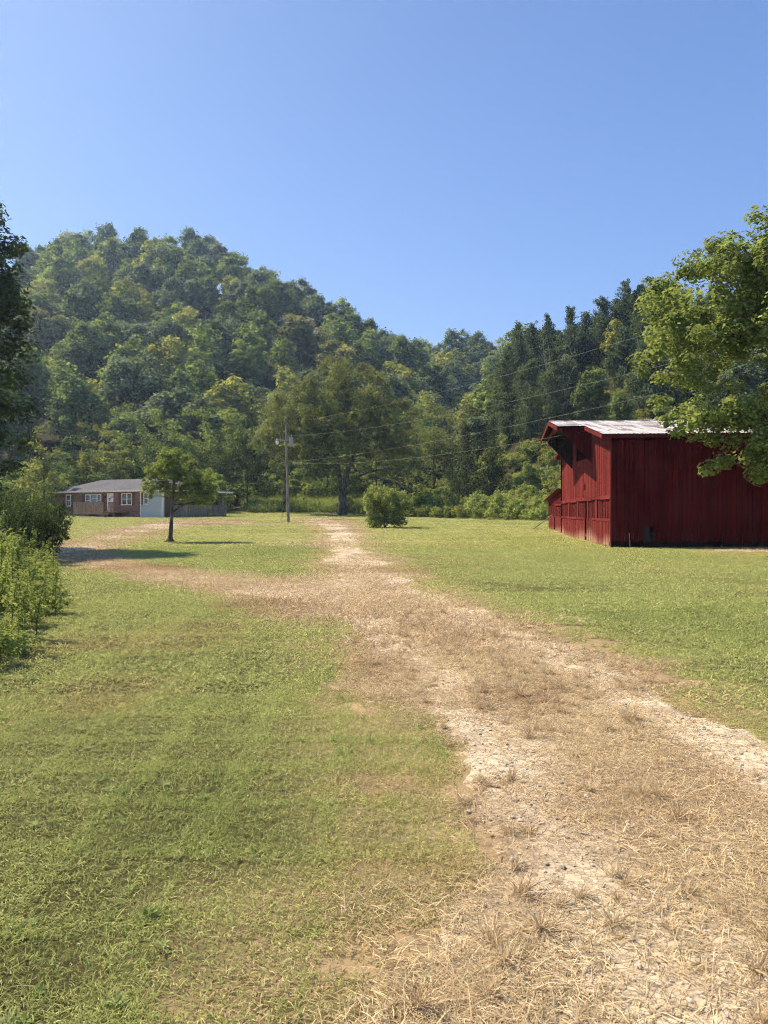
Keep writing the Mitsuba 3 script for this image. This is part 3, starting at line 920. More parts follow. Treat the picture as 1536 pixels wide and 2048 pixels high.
for i in order:
    z = float(Z(x[i], D[i]))
    m = T().translate([float(x[i]), float(D[i]), z - 0.3]).rotate([0, 0, 1], float(rh.uniform(0, 360)))
    vis = -60 < px[i] < 1600
    up_hill = right[i] and hz[i] > 9 + 9 * vnoise(np.array([x[i]]), np.array([D[i]]), 14, 5)[0]
    if (up_hill and rh.random() < 0.62) or (right[i] and rh.random() < 0.2):
        s = rh.uniform(0.70, 1.10) * (1.0 if hz[i] > 12 else 0.75)
        kk = numbered('cedar_wood')
        scene[f'cedar_wood__{counts["cedar_wood"]:03d}'] = {'type': 'instance', 'to_world': m.scale([float(s * 1.05), float(s * 1.05), float(s * rh.uniform(.85, 1.15))]), 'g': {'type': 'ref', 'id': f'cedar_{rh.integers(0, 3)}'}}
        continue
    g, kname = KINDS_T[rh.choice(len(KINDS_T), p=kw_ / kw_.sum())]
    s = rh.uniform(0.78, 1.42) * (0.52 if right[i] else 1.0) * (0.85 if D[i] > 300 else 1)
    m = m.scale([float(s * rh.uniform(.9, 1.1)), float(s), float(s * rh.uniform(.85, 1.1))])
    if vis and nt < 290:
        k = thing(f'{kname}_hillside_tree', HILL_LABEL[kname], 'tree', f'{kname.replace("_", "-")} trees in the wood on the hills')
        scene[k] = {'type': 'instance', 'to_world': m, 'g': {'type': 'ref', 'id': g}}
        nt += 1
    else:
        kk = numbered('hillside_wood')
        scene[f'hillside_wood__{counts["hillside_wood"]:03d}'] = {'type': 'instance', 'to_world': m, 'g': {'type': 'ref', 'id': g}}

# ---------------------------------------------------------------- trees of their own
# (name, label, px, D, top row, width m, palette, leaf, clusters, leaves per cluster)
ROW = [
    ('yellowing_tree', 'yellow-green sapling-like tree left of the house, lowest in the row behind the drive', 88, 88, 848, 5.2, YELLOW, .26, 40, 80),
    ('dark_tree', 'dark tree between the yellowish tree at the left and the house roof', 150, 97, 858, 7.0, OAK, .28, 46, 80),
    ('pale_leaved_tree', 'pale-leaved tree rising behind the left slope of the house roof', 195, 100, 822, 6.5, YELLOW, .28, 50, 80),
    ('broad_tree', 'tall broad tree behind the middle of the house roof', 262, 104, 796, 8.0, MAPLE, .30, 60, 85),
    ('rounded_tree', 'rounded tree behind the house, left of the crown of the small lawn tree', 322, 108, 806, 8.0, MAPLE, .30, 56, 85),
    ('full_tree', 'full leafy tree behind the crown of the small lawn tree', 380, 106, 797, 8.5, MAPLE, .30, 60, 85),
    ('sunlit_tree', 'tall tree with sunlit top behind the right end of the house', 440, 104, 800, 8.5, MAPLE, .30, 60, 85),
    ('shadowy_tree', 'dark shadowy tree between the house and the utility pole', 495, 103, 815, 7.5, OAK, .30, 60, 85),
    ('low_bushy_tree', 'low bushy tree at the left end of the house roof', 128, 93, 930, 6.0, OAK, .24, 40, 80),
    ('low_yellow_tree', 'low yellow-green tree just above the house roof ridge', 232, 98, 878, 5.5, YELLOW, .26, 44, 80),
    ('olive_tree', 'olive-coloured tree to the right of the big forked tree', 868, 100, 770, 9.0, WILLOW, .24, 70, 95),
    ('olive_green_tree', 'olive-green tree seen through the right side of the big forked tree, beside its trunk', 752, 108, 800, 9.0, WILLOW, .26, 60, 90),
    ('pale_green_tree', 'pale green tree just right of the big forked tree crown', 815, 112, 792, 9.0, MAPLE, .28, 60, 90),
    ('dusky_tree', 'dusky green tree directly behind the big forked tree', 655, 112, 770, 9.0, OAK, .28, 60, 90),
    ('slim_olive_tree', 'slim olive tree between the round bush and the dark cedars', 905, 104, 800, 6.5, RUST, .26, 50, 85),
]
for q, (nm, lab, px_, D_, top, w_, pal, lf, nc, nl) in enumerate(ROW):
    p = at(px_, D_)
    h_ = zat(top, D_) - p[2]
    tree(nm, lab, 'tree', p, w_ * 1.12, h_, 500 + q, pal, lf, int(nc * 1.35), nl, base=-0.02, crad=w_ * 0.125, shell=.6, up=.4, trunk_r=.13)

# the tree at the pole's left, with its bare trunk behind the pole
p = at(572, 98)
t = tree_mesh(601, [(-.6, 0, 10.5, 4.2, 4, 5.6), (-1.5, 0, 7.6, 3.6, 3.4, 3.0), (2.4, 0, 10, 3, 3, 4)], 80, 110, 1.05, .24, WILLOW, .34, 11, shell=.55, up=.35)
k = thing('leafy_tree', 'leafy olive tree whose dark trunk stands right behind the utility pole', 'tree')
stand(k, [('trunk', t[0], 'bark_material'), ('crown', t[1], 'leaf_material')], p)

# the big forked tree at the end of the drive
p = at(685, 90)
env = [(0, 0, 13.0, 6.5, 6.0, 5.2), (-4.6, 0, 10.6, 4.8, 5, 4.4), (4.4, 0, 10.4, 4.9, 5, 4.2), (-1.6, -1, 8.4, 5.0, 4, 3.0), (6.6, 0, 7.6, 3.0, 3.5, 3.2), (-7.6, 0, 8.0, 2.6, 3.5, 3.4)]
t = tree_mesh(611, env, 440, 215, 0.78, .24, [(.150, .190, .060), (.215, .250, .085), (.275, .285, .105)], .50, 13.5, trunks=2, split=0.17, shell=.45, up=.1, flat=1.0, aspect=.42, sides=8)
k = thing('big_forked_tree', 'big spreading tree with forked trunk at the far end of the drive', 'tree')
stand(k, [('trunk', t[0], 'bark_material'), ('crown', t[1], 'leaf_material')], p)
# climbing vine with pale sprays on its left side
rv = np.random.default_rng(615)
vb = MB()
for s in range(46):
    c0 = np.array([rv.normal(-2.4, 1.7), -3.6 + rv.normal(0, .5), rv.uniform(5.5, 11.0)])
    dxy = rv.normal(0, 1)
    arc = c0 + np.linspace(0, 1, 16)[:, None] * np.array([dxy * 1.1, -.4, rv.uniform(-.2, 1.1)])
    arc = arc + rv.normal(0, .06, arc.shape)
    v, f, c = leaf_quads(rv, np.repeat(arc, 4, 0) + rv.normal(0, .09, (64, 3)), .22, YELLOW, up=.8)
    vb.add(v, f, c * 1.25)
v, f, c = leaf_quads(rv, np.stack([rv.normal(-2.2, 1.3, 5200), -3.0 + rv.normal(0, .5, 5200), rv.normal(7.6, 1.9, 5200)], 1), .24, OAK, up=.5)
vb.add(v, f, c)
v, f, c = vb.arr()
k = thing('climbing_vine', 'dark climbing vine with pale sprays on the left side of the big forked tree', 'vine')
scene[k] = mikit.ply((v + p, f), 'leaf_material', color=c)

# small tree on the lawn in front of the house
p = np.array([-10.75, 38.6, float(Z(-10.75, 38.6))])
env = [(.25, 0, 3.25, 1.35, 1.2, 1.45), (-.45, 0, 2.9, .95, .9, .9), (1.35, 0, 2.9, 1.0, .95, 1.0), (1.1, 0, 2.2, 1.05, .9, .62), (1.75, 0, 2.45, .7, .65, .7), (0, 0, 4.2, .6, .6, .6)]
t = tree_mesh(627, env, 280, 100, .23, .085, [(c[0] * 1.15, c[1] * 1.15, c[2] * 1.2) for c in MAPLE] + YELLOW[:1], .12, 3.2, lean=(.2, 0), shell=.5, sides=9, up=.4, wiggle=.10)
for a in range(6):
    az = a * 1.05 + .3
    t[0].add(*tube([(0.05 * math.cos(az), .05 * math.sin(az), .22), (.16 * math.cos(az), .16 * math.sin(az), .06), (.30 * math.cos(az), .30 * math.sin(az), -.02)], [.07, .05, .03], 5))
k = thing('small_lawn_tree', 'small round-headed tree with dark straight trunk on the lawn before the house', 'tree')
stand(k, [('trunk', t[0], 'bark_material'), ('crown', t[1], 'leaf_material')], p)

# big maple at the right edge, in front of the barn
p = np.array([16.9, 27.5, 0.0])
env = [(0, 0, 8.6, 5.2, 4.6, 3.8), (-4.2, 0, 7.8, 3.6, 3.4, 3.4), (-2.4, 0, 10.3, 2.8, 3.0, 2.2), (1.0, 0, 11.4, 3.0, 3.2, 2.0), (-5.1, -.3, 4.6, 1.7, 1.7, 1.6), (-3.6, -.5, 3.9, 1.7, 1.7, 1.5), (-6.1, 0, 7.4, 1.4, 1.6, 1.7), (-2.6, -.6, 3.0, 1.2, 1.2, .9), (3.5, 0, 7, 4, 4, 4)]
t = tree_mesh(631, env, 900, 130, .50, .14, [(c[0] * 1.12, c[1] * 1.1, c[2] * 1.1) for c in MAPLE] + YELLOW[:1], .42, 9.6, shell=.55, up=.35, sides=10, aspect=.7)
k = thing('large_maple', 'large bright-leaved tree at the right edge hanging over the barn roof', 'tree')
stand(k, [('trunk', t[0], 'bark_material'), ('crown', t[1], 'leaf_material')], p)

# tall dark tree at the left edge
p = np.array([-19.8, 32.0, 0.0])
env = [(0, 0, 11.0, 3.8, 3.8, 5.5), (2.0, 0, 6.5, 3.0, 3.0, 4.6), (-2, 0, 8, 3.6, 3.6, 5.0), (0.6, 0, 13.4, 2.0, 2.2, 2.6), (1.9, 0, 11.2, 2.2, 2.4, 2.2), (1.0, 0, 2.8, 3.2, 3, 2.6), (3.3, 0, 12.4, 1.0, 1.5, 2.6), (3.9, 0, 9.6, 1.2, 1.5, 1.6)]
t = tree_mesh(641, env, 620, 150, .75, .19, [(0.05, 0.08, 0.025), (0.075, 0.115, 0.035), (0.10, 0.14, 0.045)], .40, 12.5, shell=.5, sides=8)
k = thing('tall_dark_tree', 'tall dark tree cut off by the left edge of the view', 'tree')
stand(k, [('trunk', t[0], 'bark_material'), ('crown', t[1], 'leaf_material')], p)

# cedars that stand out on the right hill
CED = [(1036, 126, 640, 4.4), (1066, 124, 642, 3.6), (1097, 122, 626, 4.4), (1141, 120, 611, 4.6), (1172, 122, 622, 3.8), (1206, 118, 586, 4.6), (1232, 119, 596, 4.0), (1251, 117, 559, 4.0), (1277, 116, 566, 4.0), (1310, 114, 552, 4.8), (1336, 113, 560, 4.2), (1060, 104, 716, 4.6), (1112, 102, 690, 5.0), (1010, 112, 700, 4.6)]
for q, (px_, D_, top, w_) in enumerate(CED):
    pp = at(px_, D_)
    h_ = max(zat(top, D_) - pp[2], 5.0)
    t = conifer_mesh(700 + q, h_, w_ * 1.25, 190, .32, CEDAR, .9)
    k = thing('skyline_cedar', f'dark ragged cedar on the right hill crest, number {q} in the row', 'cedar tree')
    labels[k] = {'label': 'dark ragged cedar in the row along the crest of the right hill', 'category': 'cedar tree', 'group': 'cedars along the crest of the right hill'}
    stand(k, [('trunk', t[0], 'bark_material'), ('crown', t[1], 'leaf_material')], pp)
for (px_, D_, top, w_, lab) in ((932, 92, 838, 4.2, 'soft dark cedar at the foot of the right hill beside the olive trees'), (985, 90, 828, 4.6, 'soft dark cedar at the foot of the right hill, nearer the barn')):
    pp = at(px_, D_)
    t = conifer_mesh(740 + px_, zat(top, D_) - pp[2], w_, 190, .26, [(.075, .10, .042), (.10, .12, .05), (.06, .085, .035)], .4)
    k = thing('foot_cedar', lab, 'cedar tree')
    stand(k, [('trunk', t[0], 'bark_material'), ('crown', t[1], 'leaf_material')], pp)

# bare dead tree among the cedars
pp = at(1120, 104)
rd = np.random.default_rng(760)
mb = MB()
for a in range(9):
    top = pp + [rd.normal(0, 1.4), rd.normal(0, .6), rd.uniform(9.0, 13.0)]
    mb.add(*tube(curve(pp - [0, 0, .2], top, rd, lift=.15, wob=.05, n=8), np.linspace(.08, .02, 8), 5))
k = thing('bare_dead_tree', 'bare pale dead tree among the dark cedars', 'dead tree')
scene['dead_wood_material'] = matte((0.30, 0.28, 0.25))
part(k, 'branches', mb.ply('dead_wood_material', smooth=True))

# round bush on the lawn
p = np.array([0.07, 56.0, float(Z(0.07, 56.0))])
env = [(-.2, 0, 1.6, 1.4, 1.3, 1.6), (1.0, 0, 1.35, 1.1, 1.1, 1.25), (-.95, 0, 1.15, .8, .9, 1.1), (.1, 0, .62, 1.5, 1.2, .58), (-.5, -.2, .4, 1.0, 1.0, .36), (.7, -.2, .4, .9, 1.0, .36)]
t = tree_mesh(651, env, 250, 95, .30, .115, WEED + SHRUB, .05, 1.6, trunks=3, shell=.55, up=.3, flat=1.0)
k = thing('round_bush', 'round leafy bush alone on the lawn beside the end of the drive', 'bush')
stand(k, [('stem', t[0], 'bark_material'), ('leaves', t[1], 'leaf_material')], p)


# --- weeds, thickets
def bush_proto(name, seed, w, h, nclu, nleaf, leaf, pal, bsdf='leaf_material', up=.4, flat=.9):
    env = [(0, 0, h * .55, w * .4, w * .4, h * .45), (w * .15, 0, h * .4, w * .32, w * .3, h * .35), (-w * .16, .1 * w, h * .45, w * .3, w * .3, h * .38)]
    t = tree_mesh(seed, env, nclu, nleaf, w * .13, leaf, pal, .03, h * .5, limbs=False, shell=.6, up=up, flat=flat, sides=4)
    group(name, {'leaves': t[1].ply(bsdf, color=True)})


def weed_proto(name, seed, h, n, leaf, pal, width=.10, flower=None):
    rng = np.random.default_rng(seed)
    stem, lv = MB(), MB()
    bend = rng.normal(0, .12, 2) * h
    t = np.linspace(0, 1, 7)
    p = np.stack([bend[0] * t ** 2, bend[1] * t ** 2, h * t - .03], 1)
    stem.add(*tube(p, .008 * (1 - .75 * t) + .0015, 4), (0.13, 0.14, 0.05))
    nb = 7
    allp = []
    for b in range(nb):
        z = rng.uniform(.25, .85)
        q0 = np.array([bend[0] * z * z, bend[1] * z * z, h * z])
        az = rng.uniform(0, 6.28)
        L = width * 2.6 * (1.15 - z) * h * rng.uniform(.7, 1.3) + .08
        q1 = q0 + [math.cos(az) * L * .6, math.sin(az) * L * .6, L * rng.uniform(.5, 1.0)]
        stem.add(*tube(np.linspace(q0, q1, 3), [.004, .003, .0015], 3), (0.13, 0.15, 0.05))
        allp.append(q0 + (q1 - q0) * rng.random((n // 14, 1)))
    zz = rng.uniform(.08, 1, n // 2)
    allp.append(np.stack([bend[0] * zz ** 2, bend[1] * zz ** 2, h * zz], 1))
    pts = np.vstack(allp)
    az = rng.uniform(0, 6.28, len(pts))
    out = np.stack([np.cos(az), np.sin(az), rng.uniform(-.1, .9, len(pts))], 1)
    v, f, c = leaf_quads(rng, pts + unit(out) * leaf * .5, leaf, pal, up=.6, aspect=.24, bias=unit(out) * 3)
    lv.add(v, f, c)
    items = {'stem': stem.ply('leaf_material', color=True), 'leaves': lv.ply('leaf_material', color=True)}
    if flower is not None:
        fp = np.array([bend[0], bend[1], h]) + rng.normal(0, .05, (60, 3)) * [1, 1, .5]
        v, f, c = leaf_quads(rng, fp, .028, [flower], up=.3)
        items['flower_head'] = mikit.ply((v, f), 'leaf_material', color=c)
    group(name, items)


for k in range(5):
    weed_proto(f'weed_{k}', 800 + k, .82 + .10 * k, 300, .072, WEED if k < 4 else SHRUB)
weed_proto('ironweed_kind', 810, 1.55, 260, .10, SHRUB, flower=(0.25, 0.08, 0.35))
bush_proto('low_leaves_0', 820, .9, .5, 24, 46, .06, WEED)
bush_proto('low_leaves_1', 821, .9, .42, 24, 46, .055, WEED)
rw = np.random.default_rng(831)
# the outline of the weed bed along the left edge
WEEDBED = Polygon([(-3.65, 6.6), (-3.95, 8.0), (-4.2, 9.3), (-4.8, 11.2), (-5.8, 13.8), (-7.0, 16.2), (-8.1, 18.6), (-9.4, 21.6), (-11.2, 25.5), (-14.5, 26.5), (-13.5, 20), (-10.5, 14), (-8, 9.5), (-6, 6.6)])
x, y = rw.uniform(-15, -3.5, 9000), rw.uniform(6.5, 27, 9000)
ok = shapely.contains_xy(WEEDBED, x, y)
x, y = x[ok], y[ok]
keep = poisson_disc(rw, x, y, np.full(len(x), .33))
x, y = x[keep], y[keep]
labels['low_weeds'] = {'kind': 'stuff', 'label': 'low leafy undergrowth at the foot of the tall weeds on the left', 'category': 'undergrowth'}
order = np.argsort(y)
nw = 0
for i in order:
    z = float(Z(x[i], y[i]))
    edge = WEEDBED.boundary.distance(Point(x[i], y[i]))
    s = rw.uniform(.75, 1.2) * (0.62 + .38 * min(edge / .8, 1))
    m = T().translate([float(x[i]), float(y[i]), z]).rotate([0, 0, 1], float(rw.uniform(0, 360))).scale([float(s), float(s), float(s * rw.uniform(.85, 1.15))])
    if rw.random() < 0.8 and nw < 295:
        k = thing('tall_weed', 'tall yellow-green weed in the overgrown bed along the left edge', 'weed', 'tall weeds along the left edge')
        scene[k] = {'type': 'instance', 'to_world': m, 'g': {'type': 'ref', 'id': f'weed_{rw.integers(0, 5)}'}}
        nw += 1
    if rw.random() < .45:
        numbered('low_weeds')
        scene[f'low_weeds__{counts["low_weeds"]:03d}'] = {'type': 'instance', 'to_world': m, 'g': {'type': 'ref', 'id': f'low_leaves_{rw.integers(0, 2)}'}}
k = thing('ironweed', 'tall weed with a purple flower head at the left edge', 'weed')
pp = at(6, 14.5)
scene[k] = {'type': 'instance', 'to_world': T().translate([float(pp[0]), float(pp[1]), float(pp[2])]).scale(.78), 'g': {'type': 'ref', 'id': 'ironweed_kind'}}


# dark feathery shrubs behind the weeds
def feathery(seed, w, h, n):
    rng = np.random.default_rng(seed)
    mb, st = MB(), MB()
    pts, dirs = [], []
    for s in range(n):
        az, ln = rng.uniform(0, 6.28), rng.uniform(.0, .5) * w
        base = np.array([math.cos(az) * ln * .3, math.sin(az) * ln * .3, 0])
        tip = np.array([math.cos(az) * ln, math.sin(az) * ln, h * rng.uniform(.6, 1.05)])
        st.add(*tube(np.linspace(base, tip, 4), [.012, .009, .006, .002], 4))
        q = rng.random(60) ** .6
        pts.append(base + (tip - base) * q[:, None] + rng.normal(0, .07, (60, 3)))
        dirs.append(np.tile(unit(tip - base), (60, 1)))
    v, f, c = leaf_quads(rng, np.vstack(pts), .11, [(.06, .095, .03), (.085, .125, .04), (.115, .15, .05)], up=0, aspect=.22, bias=np.vstack(dirs) * 1.2)
    mb.add(v, f, c)
    return st, mb


for q, (px_, D_, top, w_, lab) in enumerate([(-20, 21, 972, 2.2, 'feathery dark green shrub at the very left edge behind the weeds'), (45, 23, 985, 2.4, 'feathery dark green shrub behind the weeds, second from the left edge'), (85, 24, 1010, 2.0, 'feathery dark green shrub right of the other feathery ones behind the weeds')]):
    pp = at(px_, D_)
    t = feathery(840 + q, w_, zat(top, D_) - pp[2], 95)
    k = thing('feathery_shrub', lab, 'shrub')
    stand(k, [('stem', t[0], 'bark_material'), ('leaves', t[1], 'leaf_material')], pp)
pp = at(112, 26)
t = tree_mesh(850, [(0, 0, 1.0, .45, .45, .8), (.15, 0, 1.3, .3, .3, .5)], 40, 50, .16, .08, OAK, .03, 1.3, shell=.5)
k = thing('dark_leafy_shrub', 'dark leafy shrub at the right end of the feathery ones beside the drive', 'shrub')
stand(k, [('stem', t[0], 'bark_material'), ('leaves', t[1], 'leaf_material')], pp)

# sunlit thicket at the foot of the right hill
for k, (pal, lf) in enumerate(((WEED, .16), (SHRUB, .18), (YELLOW, .16), (MAPLE, .2))):
    bush_proto(f'thicket_{k}', 860 + k, 3.0, 2.2 if k < 3 else 2.8, 34, 62, lf, pal)
labels['hillfoot_thicket'] = {'kind': 'stuff', 'label': 'sunlit tangle of weeds and vines at the foot of the right hill', 'category': 'thicket'}
rt = np.random.default_rng(871)
px_, D_ = rt.uniform(690, 1900, 16000), rt.uniform(56, 145, 16000)
x = (px_ - CX) / F * D_
foot = np.interp(px_, [690, 760, 830, 900, 1000, 1100, 1250, 1536, 1900], [94, 88, 82, 77, 72, 70, 67, 60, 56])
depth = np.interp(px_, [690, 830, 900, 1000, 1120, 1300, 1900], [18, 40, 60, 62, 60, 60, 55])
ok = (D_ > foot) & (D_ < foot + depth)
x, D_, px_, foot = x[ok], D_[ok], px_[ok], foot[ok]
keep = poisson_disc(rt, x, D_, 1.1 + 0.03 * (D_ - foot))
for i in keep:
    s = rt.uniform(.6, 1.1) * min(1, .55 + (D_[i] - foot[i]) / 8)
    k = rt.choice(4, p=[.36, .28, .22, .14])
    numbered('hillfoot_thicket')
    scene[f'hillfoot_thicket__{counts["hillfoot_thicket"]:03d}'] = {'type': 'instance', 'to_world': T().translate([float(x[i]), float(D_[i]), float(Z(x[i], D_[i])) - .15]).rotate([0, 0, 1], float(rt.uniform(0, 360))).scale([float(s), float(s), float(s * rt.uniform(.8, 1.25))]), 'g': {'type': 'ref', 'id': f'thicket_{k}'}}
# undergrowth along the foot of the left wood, behind the house
labels['wood_edge_undergrowth'] = {'kind': 'stuff', 'label': 'shaded undergrowth along the edge of the wood behind the house', 'category': 'undergrowth'}
px_, D_ = rt.uniform(-160, 760, 4000), rt.uniform(94, 128, 4000)
x = (px_ - CX) / F * D_
ok = ~((px_ > 440) & (D_ < 112))
x, D_ = x[ok], D_[ok]
keep = poisson_disc(rt, x, D_, np.full(len(x), 2.2))
for i in keep:
    s = rt.uniform(1.0, 2.1)
    numbered('wood_edge_undergrowth')
    scene[f'wood_edge_undergrowth__{counts["wood_edge_undergrowth"]:03d}'] = {'type': 'instance', 'to_world': T().translate([float(x[i]), float(D_[i]), float(Z(x[i], D_[i])) - .15]).rotate([0, 0, 1], float(rt.uniform(0, 360))).scale([float(s), float(s), float(s)]), 'g': {'type': 'ref', 'id': f'thicket_{rt.choice([1, 3])}'}}
# tall meadow grass on the bank behind the pole
v, f, c = blades(np.random.default_rng(881), 900, 1.1, .03, .95, .25, WEED, 2, curl=.8)
group('meadow_patch', {'blades': mikit.ply((v, f), 'blade_material', color=c)})
labels['meadow_grass'] = {'kind': 'stuff', 'label': 'tall pale green meadow grass on the bank behind the utility pole', 'category': 'grass'}
px_, D_ = rt.uniform(500, 700, 900), rt.uniform(97, 112, 900)
x = (px_ - CX) / F * D_
keep = poisson_disc(rt, x, D_, np.full(len(x), 1.25))
for i in keep:
    numbered('meadow_grass')
    scene[f'meadow_grass__{counts["meadow_grass"]:03d}'] = {'type': 'instance', 'to_world': T().translate([float(x[i]), float(D_[i]), float(Z(x[i], D_[i]))]).rotate([0, 0, 1], float(rt.uniform(0, 360))).scale([1., 1., float(rt.uniform(.7, 1.4))]), 'g': {'type': 'ref', 'id': 'meadow_patch'}}

# ---------------------------------------------------------------- barn
C0 = np.array([9.75, 33.0])
wv, nv = np.array([.094, .99557]), np.array([-.99557, .094])
ev = -nv
G = Frame(C0, wv, nv)            # gable end: a = along the gable (0 near, 15.5 far), b = out to the left
FR = Frame(C0, ev, -wv)          # front wall: a = to the right, b = out towards the viewer
BW, BL, EAVE, RIDGE = 15.5, 20.0, 4.86, 6.30
SL = (RIDGE - EAVE) / 7.95


def roof_z(s):
    return RIDGE - SL * abs(s - BW / 2)


barn = thing('red_barn', 'weathered dark red barn with tin roof and hay hood at the right', 'barn')
rb = np.random.default_rng(901)


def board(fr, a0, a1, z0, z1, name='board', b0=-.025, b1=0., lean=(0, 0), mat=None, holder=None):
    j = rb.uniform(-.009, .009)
    part(holder or barn, name, mikit.ply(fr.box(a0, a1, b0 + j, b1 + j, z0, z1, lean), mat or f'{"gable" if fr is G else "barn"}_board_material_{rb.integers(0, 4)}'))  # lit copy of the paint on the gable, shaded copy elsewhere


# front wall boards: an upper and a lower course
a = 0.03
rest = MB()
while a < BL:
    w_ = rb.uniform(.15, .25)
    gap = rb.uniform(.008, .024)
    a1 = min(a + w_ - gap, BL)
    zt, zb = 4.60 + rb.uniform(-.02, .02), 0.24 + rb.uniform(-.05, .05)
    if a < 9.0:
        if not (1.35 < a < 1.62):
            board(FR, a, a1, zb, 3.33)
        else:
            board(FR, a, a1, 0.9, 3.33)
        board(FR, a, a1, 3.345, zt, 'upper_board')
    else:
        rest.add(*FR.box(a, a1, -.025, 0, zb, 3.33))
        rest.add(*FR.box(a, a1, -.025, 0, 3.345, zt))
    a += w_
k = part(barn, 'far_board', rest.ply('barn_board_material_1'))
labels[k] = {'kind': 'stuff'}
# gable end boards
a = 0.02
HOODS, HOODF = 4.7, 10.8           # where the hood's cheeks meet the wall
while a < BW:
    w_ = rb.uniform(.17, .27)
    gap = rb.uniform(.010, .028)
    a1 = min(a + w_ - gap, BW)
    am = (a + a1) / 2
    zt = roof_z(am) - .12
    if HOODS + .5 < am < HOODF - 1.05:
        zt = 4.25 + rb.uniform(-.02, .02)  # the hay opening
    z0 = 2.14 + rb.uniform(-.03, .03)
    if 6.55 < am < 6.95:
        # a rotted hole
        board(G, a, a1, z0, 2.70 + rb.uniform(-.1, .05), 'gable_board')
        board(G, a, a1, 2.98 + rb.uniform(-.05, .1), zt, 'gable_board')
    else:
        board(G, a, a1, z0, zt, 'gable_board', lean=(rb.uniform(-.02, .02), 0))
    a += w_
a = 0.02
while a < BW:
    w_ = rb.uniform(.18, .30)
    a1 = min(a + w_ - rb.uniform(.006, .03), BW)
    am = (a + a1) / 2
    z0 = rb.uniform(-.04, .06)
    z1 = 1.18 + rb.uniform(-.01, .01)
    door = 6.35 < am < 6.72
    if am < 0.35:
        z0 = .25
    if not door:
        board(G, a, a1, z0, z1, 'lower_board', lean=(rb.uniform(-.02, .02), 0))
    a += w_
# slatted band with openings
a = 0.06
while a < BW:
    wide = any(abs(a - q) < .13 for q in (3.3, 5.6, 9.0, 12.2))
    w_ = .42 if wide else rb.uniform(.07, .10)
    if not 6.2 < a < 6.75:
        board(G, a, a + w_, 1.12, 2.12, 'slat', b0=-.055, b1=-.03 if not wide else .012, lean=(rb.uniform(-.03, .03), 0))
    a += w_ + (0.02 if wide else rb.uniform(.06, .11))
# ledger rails over the slats, stepped as they were nailed on
edges = [0.05, 2.4, 4.6, 6.9, 9.3, 11.6, 13.4, BW]
for q in range(7):
    zc = 2.16 - .012 * q + (.03 if q % 2 else 0)
    board(G, edges[q] + .01, edges[q + 1] - .01, zc - .085, zc + .085, 'rail', b0=.003, b1=.045)
for q in range(7):
    if q not in (2,):
        board(G, edges[q] + .02, edges[q + 1] - .02, 1.10, 1.22, 'rail', b0=.003, b1=.03)
board(G, -.06, .05, .02, 4.7, 'corner_board', b0=-.03, b1=.035)
board(G, BW - .05, BW + .06, 0, 4.75, 'corner_board', b0=-.03, b1=.05, mat='shade_dark_wood_material')
# back and right walls, inner frame
mb = MB().add(*G.box(BW - .03, BW, -BL, -.03, .05, 4.75)).add(*FR.prism([(BL - .03, 0), (BL, 0), (BL, EAVE), (BL - .03, EAVE)], -BW + .03, -.03))
part(barn, 'back_wall', mb.ply('barn_board_material_0'))
mb = MB()
for q in range(6):
    for s in (.25, 4.7, 10.8, 15.2):
        mb.add(*G.box(s - .1, s + .1, -.3 - q * 3.9, -.1 - q * 3.9, 0, roof_z(s) - .15))
for s in (.25, 4.7, 10.8, 15.2):
    mb.add(*G.box(s - .08, s + .08, -19.9, -.31, 2.7, 2.9))
part(barn, 'timber_frame', mb.ply('shade_dark_wood_material'))
part(barn, 'sill', mikit.ply(FR.box(.02, BL, -.22, -.04, -.2, .3), 'shade_dark_wood_material'))  # darkened for the ground shadow at the foot of the wall
part(barn, 'hay_loft', mikit.ply(G.box(.3, BW - .3, -19.5, -3.0, 2.9, 3.0), 'shade_dark_wood_material'))

# roof: tin panels with standing ribs on both slopes, and under them boards
HOODB, HOODW = 1.72, 3.55


def roof_panel(s0, s1, b0, b1, up=0.0):
    """a ribbed sheet from eave/edge s0 to ridge s1 (gable coordinate), b0..b1 along the ridge"""
    n = 9
    bb = np.linspace(b0, b1, n)
    hh = np.array([.028, .0, .012, .0, .020, .0, .012, .0, .028])
    ns = 5
    ss = np.linspace(s0, s1, ns)
    S, Bq = np.meshgrid(ss, bb, indexing='ij')
    Hh = np.broadcast_to(hh, S.shape)
    zz = RIDGE - SL * np.abs(S - BW / 2) + Hh + up
    v = G.p(S.ravel(), Bq.ravel(), zz.ravel())
    i, j = np.meshgrid(np.arange(ns - 1), np.arange(n - 1), indexing='ij')
    q = np.stack([i * n + j, i * n + j + 1, (i + 1) * n + j + 1, (i + 1) * n + j], -1).reshape(-1, 4)
    return v, np.vstack([q[:, [0, 1, 2]], q[:, [0, 2, 3]]])


